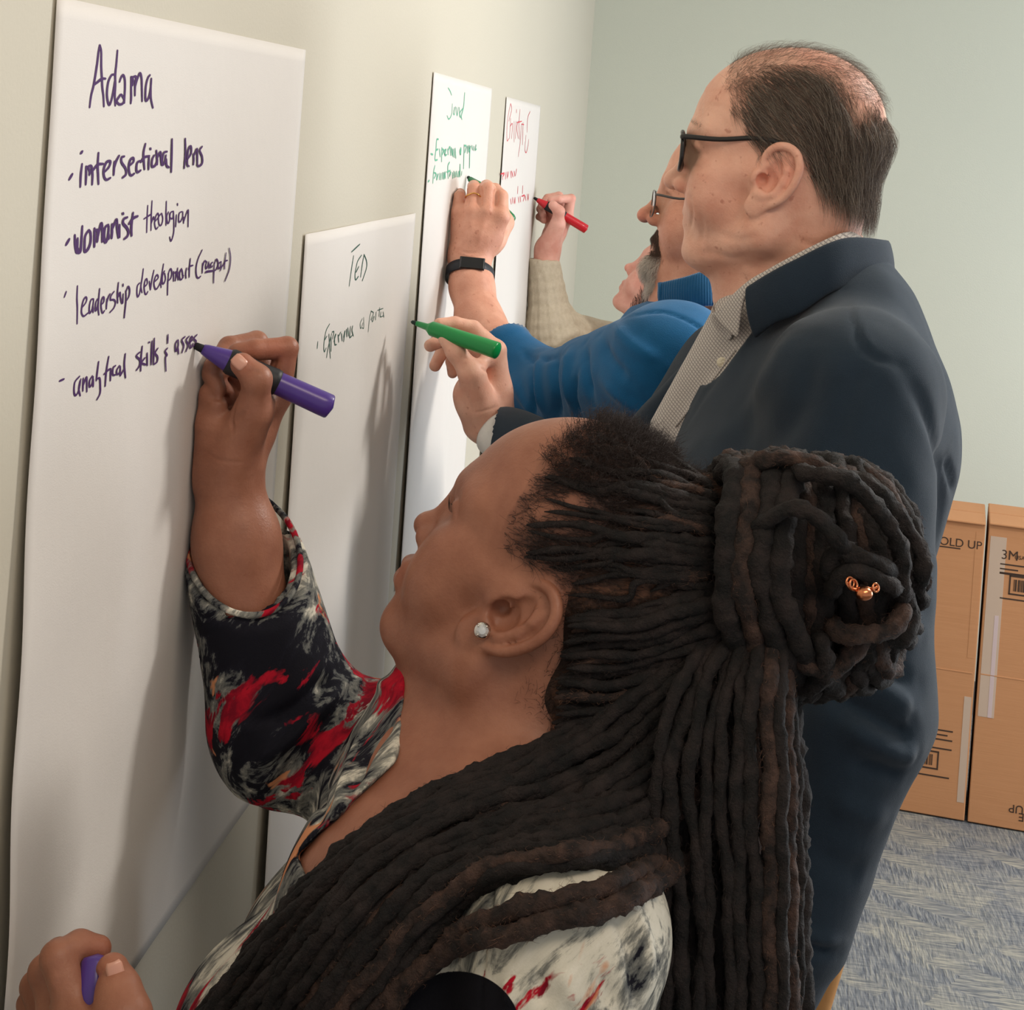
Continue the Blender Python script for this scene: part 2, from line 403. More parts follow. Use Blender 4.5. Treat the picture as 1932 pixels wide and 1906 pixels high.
# ------------------------------------------------------------------ flip chart sheets and the writing on them
def paper_mat(name, c):
    n = NT(name, .8, .2); v = n.coords()
    n.base(n.mix(n.noise(v, 6, 3), tuple(c), tuple(x*.975 for x in c)))
    n.bump(n.noise(n.coords(scale=(1, 1, 2.2)), 420, 3, .6), .0003, .35); n.bump(n.noise(v, 34, 2), .0012, .3)
    n.b.inputs['Transmission Weight'].default_value = 0; return n.m
M_paper = paper_mat('sheet_paper', (217, 212, 207))
PW, PH = .635, .762
class Sheet:
    """hangs from its top edge; x_off(u, v) is how far it stands off the wall (u 0..1 along the wall, v 0..1 downwards)"""
    def __init__(s, y, ztop, tilt, off, label, W=PW, H=PH):
        s.o = np.array([0, y, ztop]); s.e = np.array([0, math.cos(tilt), math.sin(tilt)]); s.d = np.array([0, math.sin(tilt), -math.cos(tilt)])
        s.off = off; s.W = W; s.H = H
        nu, nv = 48, 60
        u, v = np.meshgrid(np.linspace(0, 1, nu), np.linspace(0, 1, nv), indexing='ij')
        P = s.pt(u.ravel(), v.ravel())
        back = P.copy(); back[:, 0] -= .0003
        i, j = np.meshgrid(np.arange(nu-1), np.arange(nv-1), indexing='ij'); i = i.ravel(); j = j.ravel()
        q = np.stack([i*nv+j, i*nv+j+1, (i+1)*nv+j+1, (i+1)*nv+j], 1)
        q2 = q[:, ::-1]+nu*nv
        rim = np.concatenate([np.arange(nv), np.arange(1, nu)*nv+nv-1, (nu-1)*nv+np.arange(nv-2, -1, -1), np.arange(nu-2, 0, -1)*nv])
        r2 = np.roll(rim, -1); q3 = np.stack([rim, rim+nu*nv, r2+nu*nv, r2], 1)
        s.root = mesh_obj('flip_chart_sheet', np.vstack([P, back]), np.vstack([q, q2, q3]), M_paper, loc=s.o)
        tag(s.root, label, 'paper sheet')
    def pt(s, u, v, lift=0.):
        x = s.off(u, v)+.0006+lift
        P = s.o+np.outer(np.asarray(u)*s.W, s.e)+np.outer(np.asarray(v)*s.H, s.d); P[:, 0] += x; return P
    def uv(s, px, py):
        x = .002
        for _ in range(3):
            q = wall_at(px, py, x)-s.o; u = q@s.e/s.W; v = q@s.d/s.H; x = float(s.off(np.array([u]), np.array([v]))[0])
        return u, v
    def write(s, name, spec, sc, ox, oy, mat, wid=.0030, chisel=1.9):
        parts = []
        for st in spec.replace('\n', ' ').split(';'):
            pts = [tuple(map(float, p.split(','))) for p in st.split()]
            if len(pts) < 2: continue
            pix = catmull(np.array(pts), 5) if len(pts) > 2 else catmull(np.array(pts), 4)
            q = np.array([s.uv(ox+x/sc, oy+y/sc) for x, y in pix])*[s.W, s.H*chisel]
            # round nib in the scaled plane -> chisel nib on the sheet
            T = np.gradient(q, axis=0); T /= np.linalg.norm(T, axis=1, keepdims=True)+1e-9; N = np.stack([-T[:, 1], T[:, 0]], 1)
            r = wid/2*np.clip(.8+.35*np.sin(np.linspace(.2, 2.9, len(q))), .6, 1.2)
            q0 = q[0]-T[0]*r[0]*.8; q1 = q[-1]+T[-1]*r[-1]*.8
            L = np.vstack([q0+N[0]*r[0]*.35, q+N*r[:, None], q1+N[-1]*r[-1]*.35]); R = np.vstack([q0-N[0]*r[0]*.35, q-N*r[:, None], q1-N[-1]*r[-1]*.35])
            W_ = np.stack([L, R], 1).reshape(-1, 2)/[s.W, s.H*chisel]
            lift = .0003+.00002*len(parts)
            P = s.pt(W_[:, 0], W_[:, 1], lift)
            k = np.arange(len(L)-1)*2; parts.append((P, np.stack([k, k+1, k+3, k+2], 1)))
        V, Q = join(parts); N = normals(V, Q)
        o = mesh_obj('handwriting', V, Q, mat, s.root, smooth=False); o['kind'] = 'stuff'; return o
def ink(name, c): return plain(name, c, .7, .2)
K_pur = ink('purple_ink', (72, 42, 92)); K_grn = ink('dark_green_ink', (48, 84, 74)); K_lg = ink('green_ink', (100, 170, 140)); K_red = ink('red_ink', (205, 70, 82))

def off1(u, v):
    u = np.asarray(u); v = np.asarray(v)
    return .0015+.010*np.exp(-((u)/.07)**2)*v+.012*np.clip(v-.35, 0, 1)**1.5*(.5+.5*np.sin(2.2+3*u))+.0012*np.sin(26*v+9*u-2*u*u)*np.clip(1-u, 0, 1)*np.clip(v*1.4, 0, 1)
S1 = Sheet(1.0021, 1.68+.0665, .0064, off1, 'nearest flip chart sheet, headed in purple, five lines of purple handwriting')
S1.write('a', """205,1600 240,1330 300,1080 370,650 410,330 435,180; 440,180 470,330 470,650 485,950 495,1150 520,1350 530,1580; 300,1090 400,1010 480,950 570,945;
840,300 815,600 790,850 790,1100 780,1350 790,1560; 770,850 700,870 630,1020 600,1250 610,1420 650,1540 700,1440 740,1250 780,1000;
885,1020 920,920 970,865 1005,960 1010,1150 1000,1350 995,1500; 990,1420 925,1310 860,1380 820,1460 880,1530 960,1510 990,1440;
1150,900 1150,1200 1150,1400 1140,1510; 1165,900 1200,1000 1180,1100; 1150,930 1260,900 1240,1100 1235,1330; 1240,1130 1290,950 1350,820 1385,930 1395,1200 1400,1460;
1580,860 1530,930 1490,1080 1475,1250 1480,1440 1530,1410 1570,1300 1600,1100 1610,940; 1605,950 1595,1200 1600,1400 1645,1610""", 12.075, 150, 70, K_pur, .0034)
S1.write('b', """120,660 165,585; 285,460 268,600 262,750; 265,330 290,300; 335,490 335,600 330,720; 345,500 400,490 415,600 410,720; 360,500 380,560 375,600;
490,320 480,480 485,600 490,715; 420,540 480,470 550,460; 565,560 620,500 640,430 590,440 555,530 560,620 590,660 640,635; 690,430 685,520 680,600; 685,520 710,430 750,355;
815,365 780,380 780,440 830,520 835,590 790,635; 880,480 930,430 925,385 890,410 870,490 880,580 905,605 940,580; 1010,420 975,450 965,530 980,565 1020,540;
1080,205 1055,320 1060,440 1068,530; 1020,440 1060,380 1130,360; 1125,370 1120,450 1118,530; 1138,262 1146,278; 1190,350 1165,400 1160,490 1200,480 1225,420 1220,340;
1215,290 1225,400 1225,470; 1230,380 1265,310 1275,400 1280,470; 1350,305 1310,320 1290,400 1290,470 1320,440 1335,350; 1340,400 1345,480 1375,505;
1412,145 1408,350 1402,565; 1578,140 1580,330 1565,515; 1590,420 1650,330 1650,240 1620,270 1605,370 1605,470 1625,490; 1680,330 1685,400 1680,470; 1690,350 1725,270 1730,380 1730,470;
1790,240 1760,290 1790,370 1790,450 1750,488 1725,470""", 6.662, 110, 240, K_pur, .0036)
S1.write('c', """90,685 140,600; 215,545 220,680 235,790; 255,590 250,700 240,790; 235,790 290,780 305,650 320,420; 245,700 265,790; 410,475 360,560 350,700 355,775 400,740 435,640 435,520 410,475;
490,450 490,600 488,710; 500,480 530,480 535,560 528,640; 540,560 570,420 590,385 600,500 598,640; 685,400 640,440 625,560 640,645 670,600 685,500 690,420; 685,520 690,600;
735,390 735,500 730,590; 735,470 780,360 800,330 810,400; 800,400 815,500 835,580 840,400; 950,295 900,320 890,380 940,440 965,500 950,560 905,600; 880,238 895,250;
1030,230 1010,380 1005,480 1010,555; 970,390 1030,310 1095,280""", 7.431, 110, 370, K_pur, .0040)
S1.write('c2', """1240,130 1230,330 1225,510; 1185,320 1260,270 1290,250; 1300,65 1290,250 1285,480; 1290,380 1320,290 1325,330; 1345,350 1390,290 1380,240 1350,290 1335,380 1355,460 1385,430;
1430,240 1390,300 1400,400 1430,400 1450,320 1435,240; 1500,70 1495,250 1495,410; 1530,220 1505,290 1520,380 1545,340 1545,240; 1600,210 1560,230 1550,300 1590,310 1600,220;
1600,220 1605,400 1600,520 1565,630 1545,570; 1640,260 1630,430; 1654,100 1656,130; 1720,215 1680,240 1670,340 1690,360 1725,300 1730,220; 1740,290 1740,380; 1745,350 1780,240 1805,195 1805,300 1803,430""", 7.431, 110, 370, K_pur, .0024)
S1.write('d', """205,1080 245,965; 472,850 462,1100 470,1300 465,1620; 565,1290 640,1190 660,1110 635,1080 590,1150 560,1280 555,1400 595,1465 650,1430 710,1380;
800,1115 750,1130 715,1250 715,1400 760,1350 785,1250 800,1130; 785,1250 790,1390; 880,1110 840,1200 835,1350 870,1300 900,1130; 920,905 900,1130 890,1280 905,1440;
950,1230 1000,1180 1010,1100 985,1080 955,1160 950,1290 980,1400 1020,1350; 1070,1110 1060,1220 1055,1320; 1070,1180 1095,1080 1130,1010; 1215,960 1150,1050 1140,1130 1200,1130 1240,1180 1210,1290 1125,1390;
1300,780 1280,1000 1285,1200; 1290,1080 1330,980 1340,1080 1360,1190; 1395,1010 1385,1190 1360,1190; 1390,810 1392,860; 1450,940 1450,1150 1430,1350 1415,1500; 1455,960 1495,860 1525,930 1510,1060 1450,1160""", 10.733, 100, 460, K_pur, .0024)
S1.write('e', """200,770 160,820 150,940 165,1010 195,960 215,850; 262,525 240,700 220,830 240,940; 280,840 330,780 320,700 290,740 275,850 290,950 315,965 340,920; 365,740 385,890; 385,890 410,720 445,550;
455,750 520,680 500,630 465,680 445,790 475,880 530,820 580,690; 612,440 580,640 565,760 570,850; 630,560 595,640 590,760 615,780 645,700 630,600; 700,600 685,760 680,980; 690,620 730,525 755,580 740,680 695,730;
785,570 785,740; 800,600 825,580 825,660 815,735; 855,510 850,600 865,720; 870,600 925,520 890,600 895,700 925,705 960,640; 930,540 950,680; 1010,510 995,600 1000,690; 1075,345 1060,500 1055,670; 1040,530 1070,480 1120,465;
1280,195 1210,350 1175,500 1180,640 1215,685 1255,650; 1290,420 1280,600; 1290,480 1320,390 1350,400; 1360,400 1340,470 1350,520 1380,470 1390,420; 1390,400 1400,520; 1460,410 1430,440 1430,500 1460,470;
1330,590 1400,570 1465,565; 1340,570 1460,555; 1490,420 1480,600 1475,770; 1490,440 1525,355 1555,430 1530,520 1490,560; 1600,400 1560,440 1560,520 1600,480 1605,400; 1590,560 1620,480 1640,460;
1690,245 1665,450 1665,530; 1640,460 1680,390 1715,380; 1745,165 1768,330 1750,520 1710,640 1670,740""", 9.2, 240, 450, K_pur, .0026)
S1.write('f', """65,725 125,700; 320,665 260,740 250,860 270,905 310,840 335,700; 325,720 310,830 328,910; 365,690 360,850; 365,780 405,675 410,760 410,860; 480,660 445,720 445,795 475,760 490,670; 490,700 490,795;
558,480 540,620 530,720; 530,700 570,690 578,780 575,880 535,960; 685,415 655,600 640,790; 625,640 680,585 710,570; 710,570 705,720; 770,530 740,560 735,640 765,650; 820,530 785,590 790,640 825,610 830,540; 825,600 830,660;
892,380 880,520 895,685; 830,655 870,580; 1075,360 1030,410 1075,460 1070,530 1030,590; 1105,285 1090,440 1085,600; 1085,500 1140,430; 1095,500 1150,520; 1165,370 1168,530; 1185,235 1195,240; 1225,220 1215,520; 1255,185 1245,510;
1300,310 1265,370 1295,420 1290,480 1250,515; 1425,140 1422,250; 1420,310 1390,350 1415,400 1395,430 1400,600; 1550,205 1520,260 1525,350 1555,280 1555,210; 1550,300 1560,385; 1640,165 1600,210 1625,280 1600,370;
1690,160 1655,210 1680,270 1650,355; 1690,250 1735,200 1720,165 1700,230 1710,310 1740,250; 1790,140 1750,190 1780,230 1740,290""", 6.662, 100, 610, K_pur, .0028)

def fold(u, c, w_): return np.exp(-((u-c)/w_)**2)
def off2(u, v):
    u = np.asarray(u); v = np.asarray(v); g = np.clip(v-.08, 0, 1)
    return .0015+np.maximum(-.001,.006*np.exp(-(u/.05)**2)*v+g*(.016*fold(u, .42, .1)-.004*fold(u, .6, .06)+.014*fold(u, .78, .07)+.006*np.sin(14*u+1)*g)+.0005+.0008*np.sin(9*u+5*v))
S2 = Sheet(1.6896, 1.68-.1188, -.003, off2, 'low flip chart sheet hung below the others, short name in dark green capitals')
S2.write('a', "625,270 745,158; 655,325 620,550 592,760; 770,315 715,400 690,500 675,600 685,670 725,620; 690,560 730,480; 805,310 780,450 755,630; 805,305 840,400 840,500 780,685", 7.625, 580, 440, K_grn, .0034)
S2.write('b', """140,1560 130,1660; 310,1305 260,1400 235,1530 225,1640 235,1705 260,1650; 235,1540 270,1480; 300,1450 310,1650 320,1800; 340,1440 290,1640 265,1790; 330,1500 330,1700; 345,1420 370,1420 350,1520;
370,1560 400,1450 380,1500 385,1600 410,1600; 430,1460 440,1570; 440,1480 470,1420; 480,1440 490,1550; 510,1500 530,1400 510,1560; 550,1380 555,1490; 570,1360 580,1480; 610,1340 600,1430 600,1500 640,1460; 640,1330 630,1400 650,1480""", 7.625, 580, 440, K_grn, .0026)
S2.write('c', """780,1230 750,1300 760,1370 790,1290; 800,1210 800,1360 780,1360; 910,1115 885,1220 865,1420; 905,1120 940,1150 900,1250; 950,1190 920,1240 930,1270 955,1200; 980,1130 970,1250; 1030,1070 1020,1200; 1000,1110 1080,1080; 1050,1130 1040,1200 1080,1190; 1080,1130 1090,1210""", 7.625, 580, 440, K_grn, .0022)
def off3(u, v):
    u = np.asarray(u); v = np.asarray(v); g = np.clip(v-.45, 0, 1)
    return .0015+np.maximum(0,.005*np.exp(-(u/.05)**2)*v+g*(.05*fold(u, .38, .16)-.003*fold(u, .75, .14))+.002*fold(u, .48, .03))
S3 = Sheet(2.3934, 1.68+.0837, -.0015, off3, 'middle flip chart sheet with light green handwriting, beside the hand wearing a watch')
S3.write('a', "340,120 370,170 390,225; 400,350 390,500 350,570 325,520; 430,400 415,480 430,500 445,390; 455,400 470,520 485,400; 500,400 505,540; 575,190 560,380 530,520 535,575; 545,420 510,480 520,550", 7.623, 800, 150, K_lg, .0040)
S3.write('b', """90,1070 120,1080; 200,860 175,870 165,1000 150,1150 185,1155; 160,1020 195,1000; 215,1000 225,1110; 250,980 245,1180; 255,1000 275,1020 255,1080; 290,1080 310,1010 285,1030 295,1090 320,1080; 335,1000 340,1080; 340,1020 365,970 375,1090; 385,980 395,1090; 400,1000 410,1110; 420,1000 430,1120; 440,990 450,1130;
520,980 505,1030 515,1080 525,1000; 570,940 560,1280; 570,950 600,960 580,1050; 615,960 615,1060; 630,950 640,1040 650,950; 660,960 650,1060 645,1270; 680,950 690,1010; 710,960 710,1020; 740,940 730,1010 745,1000""", 7.623, 800, 150, K_lg, .0055)
S3.write('c', """50,1470 70,1450; 150,1240 130,1330 120,1490; 140,1340 165,1360 140,1420; 180,1360 175,1440 200,1360; 220,1350 215,1440; 240,1350 235,1440; 260,1340 260,1430; 275,1340 280,1430 295,1330 300,1420; 360,1190 335,1250 340,1420; 320,1330 370,1310; 370,1330 360,1390 380,1330; 400,1340 405,1420; 420,1320 425,1410; 440,1330 445,1400; 460,1320 470,1400; 490,1320 490,1400; 510,1220 510,1400; 535,1320 530,1380""", 7.623, 800, 150, K_lg, .0055)
def off4(u, v):
    u = np.asarray(u); v = np.asarray(v); g = np.clip(v-.3, 0, 1)
    return .0015+.006*np.exp(-(u/.05)**2)*v+g*(.04*fold(u, .4, .2)+.02*fold(u, .9, .1))
S4 = Sheet(3.2432, 1.68+.0744, -.0025, off4, 'farthest flip chart sheet with red handwriting, beside the hand holding a red marker')
S4.write('a', """1240,345 1200,550 1185,750 1190,880 1215,850; 1240,345 1255,430 1215,600; 1240,560 1225,850; 1230,680 1265,640 1255,850; 1290,600 1290,900; 1320,600 1310,850; 1325,430 1322,480; 1350,600 1330,700 1350,850; 1375,430 1360,640 1370,860; 1330,620 1400,600; 1395,640 1380,880 1350,1110; 1420,620 1410,940; 1400,640 1430,650; 1520,460 1485,560 1475,760; 1460,800 1445,1000 1465,1050 1490,950 1500,860""", 7.623, 800, 150, K_red, .0040)
S4.write('b', """1100,1360 1150,1350 1125,1400 1125,1440; 1170,1340 1165,1430; 1190,1330 1190,1420; 1210,1330 1200,1400; 1240,1320 1250,1410; 1255,1320 1275,1400; 1290,1320 1300,1390; 1325,1290 1310,1380""", 7.623, 800, 150, K_red, .0065)
S4.write('c', """1240,1720 1250,1790; 1265,1700 1275,1780; 1290,1700 1300,1780 1310,1700; 1345,1540 1340,1640; 1350,1690 1360,1770; 1375,1680 1385,1760; 1415,1530 1410,1640; 1400,1680 1440,1670 1420,1750; 1450,1670 1460,1740; 1480,1650 1490,1740; 1500,1650 1495,1720""", 7.623, 800, 150, K_red, .0065)

# ------------------------------------------------------------------ cardboard boxes
def cardboard():
    n = NT('cardboard', .85, .2); v = n.coords()
    col = n.mix(n.noise(n.coords(scale=(1, 1, 14)), 9, 3), (208, 152, 110), (194, 138, 96))
    n.base(n.mix(n.ramp(n.noise(v, 3, 2), [(.3, (0, 0, 0)), (.7, (1, 1, 1))]), col, n.mix(.5, col, (202, 146, 104))))
    n.bump(n.noise(n.coords(scale=(1, 1, 60)), 6, 2), .001, .25); return n.m
M_card = cardboard(); M_tape = plain('clear_packing_tape', (205, 180, 160), .18, .7); M_print = plain('box_print_ink', (70, 52, 42), .8)
fa = floor_at(1720, 1535); fb = floor_at(1932, 1572); bd = fb-fa; bd[2] = 0; bang = math.atan2(bd[1], bd[0]); bd = bd/np.linalg.norm(bd); bn = np.array([bd[1], -bd[0], 0])  # bn faces the camera
def text_part(s, size, loc, parent, mat, flip=False, bold=False):
    cu = bpy.data.curves.new('printed_text', 'FONT'); cu.body = s; cu.size = size; cu.extrude = .0003; cu.align_x = 'LEFT'
    if bold: cu.extrude = .0005
    cu.materials.append(mat); o = bpy.data.objects.new('printed_text', cu); C.objects.link(o); o.parent = parent
    dg = bpy.context.evaluated_depsgraph_get(); me = bpy.data.meshes.new_from_object(o.evaluated_get(dg)); bpy.data.objects.remove(o); bpy.data.curves.remove(cu)
    o = bpy.data.objects.new('printed_text', me); C.objects.link(o); o.parent = parent; me.materials.clear(); me.materials.append(mat); o['kind'] = 'stuff'
    o.location = loc; o.rotation_euler = (math.pi/2, math.pi if flip else 0, 0)
    return o
def carton(corner, width, depth, h, label, prints):
    root = empty('cardboard_box', corner, label, 'box', 'cardboard boxes on the carpet'); root.rotation_euler = (0, 0, bang)
    def bx(name, lo, hi, mat, b=.004):
        V, Fq = box_mesh(lo, hi); o = mesh_obj(name, V, Fq, mat, None, smooth=False); o.parent = root; o.location = (0, 0, 0); bevel(o, b); return o
    t = .005
    bx('panel', (0, -.0, .004), (width, t, h), M_card); bx('panel', (0, depth-t, .004), (width, depth, h), M_card)
    bx('panel', (0, t, .004), (t, depth-t, h), M_card); bx('panel', (width-t, t, .004), (width, depth-t, h), M_card)
    bx('bottom', (t, t, .004), (width-t, depth-t, .012), M_card)
    f1 = bx('flap', (.0, -.012, h), (width, depth*.5-.003, h+.006), M_card); f2 = bx('flap', (0, depth*.5+.003, h), (width, depth+.005, h+.006), M_card)
    f1.rotation_euler = (.0, 0, 0); f2.rotation_euler = (0, 0, 0)
    # pressed crease lines on the front
    for z in (h*.5,):
        o = bx('crease', (.006, -.0012, z-.002), (width-.006, .001, z+.002), M_card, .001)
    prints(root, bx, width, h)
    return root
M_scratch = plain('pale_crease', (176, 128, 92), .9)
def barcode(root, bx, x, z, w_=.085, h_=.06):
    for a, b in (((x, z), (x+w_, z+.004)), ((x, z+h_-.004), (x+w_, z+h_)), ((x, z), (x+.004, z+h_)), ((x+w_-.004, z), (x+w_, z+h_))):
        bx('label_frame', (a[0], -.0009, a[1]), (b[0], .0, b[1]), M_print, .0001)
    V, Fq = [], []
    px_ = x+.012
    while px_ < x+w_-.014:
        ww = random.choice([.0015, .0025, .004]); v, f = box_mesh((px_, -.0009, z+.010), (px_+ww, 0, z+h_-.010)); Fq += [tuple(i+len(V) for i in q) for q in f]; V += v; px_ += ww+random.choice([.0015, .003])
    o = mesh_obj('barcode', V, Fq, M_print, None, smooth=False); o.parent = root; o.location = (0, 0, 0)
def small_lines(root, bx, x, z, n=3, w_=.07):
    for i in range(n): bx('print_line', (x, -.0009, z-i*.012), (x+w_*(1-.25*(i % 2)), 0, z-i*.012+.0035), M_print, .0001)
fm = floor_at(1822, 1553); hbox = at(1852, 990, float(fm[1]))[2]
def pr_left(root, bx, W_, h):
    x = lambda px, py: float((at(px, py, float(fm[1]))-np.array(root.location))@bd)
    z = lambda px, py: float(at(px, py, float(fm[1]))[2])
    text_part('HOLD UP', .030, (x(1755, 1028), -.0005, z(1755, 1028)), root, M_print)
    bx('print_line', (x(1770, 1037), -.0009, z(1800, 1037)), (x(1812, 1037), 0, z(1800, 1037)+.003), M_print, .0001)
    small_lines(root, bx, x(1760, 1380), z(1760, 1380), 3, .05); small_lines(root, bx, x(1735, 1410), z(1735, 1412), 1, .08)
    barcode(root, bx, x(1705, 1448), z(1735, 1452), x(1770, 1448)-x(1705, 1448), .048); small_lines(root, bx, x(1730, 1465), z(1730, 1465), 1, .08)
    bx('tape', (W_-.022, -.0006, .05), (W_-.004, 0, h*.42), M_tape, .0001)
    bx('tape', (W_-.022, -.0006, h*.55), (W_-.006, 0, h-.02), M_card, .0001)
def pr_right(root, bx, W_, h):
    x = lambda px, py: float((at(px, py, float(fm[1]))-np.array(root.location))@bd)
    z = lambda px, py: float(at(px, py, float(fm[1]))[2])
    bx('tape', (.006, -.0008, h*.36), (.046, 0, h-.03), M_tape, .0001)
    bx('tape', (.030, -.0012, h*.36), (.040, -.0008, h*.70), plain('frosted_tape', (212, 190, 190), .5), .0001)
    text_part('3M', .034, (x(1888, 1053), -.0005, z(1888, 1053)), root, M_print, bold=True)
    text_part('USA', .014, (x(1914, 1053), -.0005, z(1914, 1053)), root, M_print)
    small_lines(root, bx, x(1887, 1063), z(1887, 1064), 3, .06); small_lines(root, bx, x(1886, 1078), z(1886, 1080), 1, .14)
    barcode(root, bx, x(1902, 1120), z(1902, 1120), .11, .05); small_lines(root, bx, x(1886, 1128), z(1886, 1128), 1, .16)
    text_part('HOLD UP', .030, (x(1902, 1520)+.13, -.0005, z(1902, 1513)+.0), root, M_print, True)
    text_part('STORE', .030, (x(1895, 1520)+.125, -.0005, z(1895, 1533)+.01), root, M_print, True)
WB = .56
carton(fm-bd*WB-bn*0, WB-.004, .24, hbox, 'tall cardboard box partly hidden behind the navy pullover', pr_left)
carton(fm+bd*.004, WB, .24, hbox+.004, 'tall cardboard box at the edge of the photo with clear packing tape', pr_right)

# ------------------------------------------------------------------ people: shared builders
def skin_mat(name, c, c2, spots=None, rough=.5, sss=.12, bump=.0006):
    n = NT(name, rough, .35); v = n.coords()
    col = n.mix(n.ramp(n.noise(v, 28, 4, .6), [(.35, (0, 0, 0)), (.65, (1, 1, 1))]), tuple(c), tuple(c2))
    if spots: col = n.mix(n.ramp(n.noise(v, 95, 2, .5), [(.66, (0, 0, 0)), (.74, (.5, .5, .5))]), col, tuple(spots))
    col = n.mix(1.0, col, n.attr('tint'), 'MULTIPLY'); n.base(col)
    n.b.inputs['Subsurface Weight'].default_value = sss; n.b.inputs['Subsurface Radius'].default_value = (.012, .005, .003); n.b.inputs['Subsurface Scale'].default_value = .6
    n.bump(n.noise(v, 420, 3, .6), bump, .5); n.bump(n.noise(v, 90, 3, .6), bump*1.6, .35); return n.m
def head_sdf(V, fr, p={}):
    g = lambda k, d: p.get(k, d)
    V.fr = fr; fat = g('fat', 0); jw = g('jaw', 1.0)
    V.ell((-.014, 0, .058), (.092+g('occ', 0), .075, .085+g('top', 0)), .0)
    V.ell((.018, 0, .052), (.080, .067, .078), .02)
    V.ell((.042, 0, -.005), (.056, .055+fat, .076), .025)
    V.ell((-.03, 0, -.005), (.055, .060, .055), .03)
    V.ell((.070, 0, -.052), (.030, .032, .038), .02)
    for s in (1, -1):
        V.cone((-.002, s*(.052+fat), -.012), (.004, s*(.050*jw+fat), -.062), .019, .018, .02)
        V.cone((.004, s*(.050*jw+fat), -.062), (.072, s*.017, -.086), .018+fat*.6, .015+fat*.5, .02)
        V.ell((.060, s*.038, -.026), (.030, .026+fat, .034+fat), .02)
        V.cone((.064, s*.044, -.004), (.002, s*.063, .004), .014, .010, .018)
        V.cone((.088, s*.012, .041), (.066, s*.047, .042), .011, .010, .016)
        V.dent((.088, s*.030, .020), .014, .006)
        V.ell((.073, s*.031, .021), (.0125, .0155, .0115), .004)
        V.chain([(.084, s*.016, .018), (.0885, s*.026, .030), (.084, s*.040, .027), (.073, s*.048, .018)], [.0035]*4, .004)
    V.ell((.083+g('chin', 0), 0, -.088+g('chinz', 0)), (.017, .021, .015), .016)
    V.cone((.091, 0, .034), (.108+g('nose', 0), 0, -.006), .0075, .0085, .012)
    V.ell((.112+g('nose', 0), 0, -.011), (.0115, .0115*g('nw', 1), .0105), .008)
    for s in (1, -1):
        V.ell((.100+g('nose', 0)*.6, s*.0125*g('nw', 1), -.0155), (.0105, .0075, .0090), .005)
        V.ell((.107+g('nose', 0)*.8, s*.0065, -.0225), (.005, .0032, .005), .003, 's')
        # mouth
        lp = g('lip', 1.0); lx = g('lipx', 0)
        V.chain([(.083+lx, s*.024, -.0485), (.096+lx, s*.012, -.0455), (.1005+lx, s*.003, -.0445)], [.003*lp, .0045*lp, .005*lp], .006)
        V.chain([(.083+lx, s*.022, -.0505), (.094+lx, s*.011, -.056), (.0975+lx, 0, -.0575)], [.003*lp, .0055*lp, .0065*lp], .006)
        V.chain([(.086+lx, s*.027, -.0490), (.101+lx, s*.011, -.0502), (.108+lx, 0, -.0508)], [.0011]*3, .003, 's')
def ear_sdf(V, fr, side, c=(-.004, .070, .0), tilt=.25, sz=1.0, flare=.45, n0=.004):
    """ear in its own frame: u up, v back, n outward"""
    ct, st = math.cos(tilt), math.sin(tilt)
    up = np.array([-st, 0, ct]); bk = np.array([-ct, 0, -st]); out = np.array([0, side, 0.])
    cf, sf = math.cos(flare), math.sin(flare); v = bk*cf+out*sf; n = out*cf-bk*sf
    Ml = np.stack([up, v, n], 1); o = np.array(c, float)*[1, side, 1]
    V.fr = Frame(fr.M@Ml, fr.w(o), fr.sc*sz)
    z = n0
    V.ell((.002, .006, z), (.031, .017, .0042), .004)
    V.ell((-.004, .000, z-.006), (.022, .014, .010), .008)
    V.ell((-.028, -.002, z-.0005), (.011, .0095, .0040), .006)
    V.ell((-.003, .001, z+.006), (.0130, .0098, .0100), .003, 's')
    V.ell((.012, .006, z+.005), (.010, .009, .0055), .003, 's'); V.chain(catmull(np.array([(.024, .004, z+.005), (.022, .014, z+.005), (.010, .019, z+.005), (-.006, .018, z+.004)]), 4), [.0022]*13, .002, 's')
    hp = catmull(np.array([(-.001, -.002, z, .0022), (.006, -.009, z+.001, .0028), (.018, -.011, z+.002, .0032), (.028, -.005, z+.0035, .0036), (.032, .005, z+.004, .0036), (.029, .016, z+.0045, .0036), (.018, .0235, z+.0045, .0036), (.003, .0245, z+.0035, .0035), (-.012, .020, z+.002, .0033), (-.022, .012, z+.001, .0028)]), 4)
    V.chain(hp[:, :3], hp[:, 3], .0016)
    V.chain([(-.017, .004, z+.002), (-.012, .0115, z+.002), (.001, .0150, z+.002), (.012, .0125, z+.002), (.021, .005, z+.001)], [.0028, .0030, .0030, .0030, .0022], .003)
    V.chain([(.012, .0135, z+.002), (.021, .0115, z+.001)], [.0026, .0020], .003)
    V.ell((-.004, -.0115, z+.002), (.0070, .0042, .0048), .004)
    V.ell((-.017, -.001, z+.0025), (.0045, .0055, .0035), .004)
    V.ell((-.004, -.005, z+.001), (.006, .005, .008), .002, 's')
    return V.fr
def tint(n): return np.ones((n, 3))
def paint(T, V, centre, rad, col, s=1.0):
    w_ = (np.exp(-(np.linalg.norm(V-np.asarray(centre), axis=1)/rad)**2)*s)[:, None]; T[:] = T*(1-w_)+np.asarray(col)*w_
def paint_path(T, V, path, rad, col, s=1.0):
    d, _ = seg_dist(V, path); w_ = (np.exp(-(d/rad)**2)*s)[:, None]; T[:] = T*(1-w_)+np.asarray(col)*w_
def P_(l): return [at(*q) for q in l]
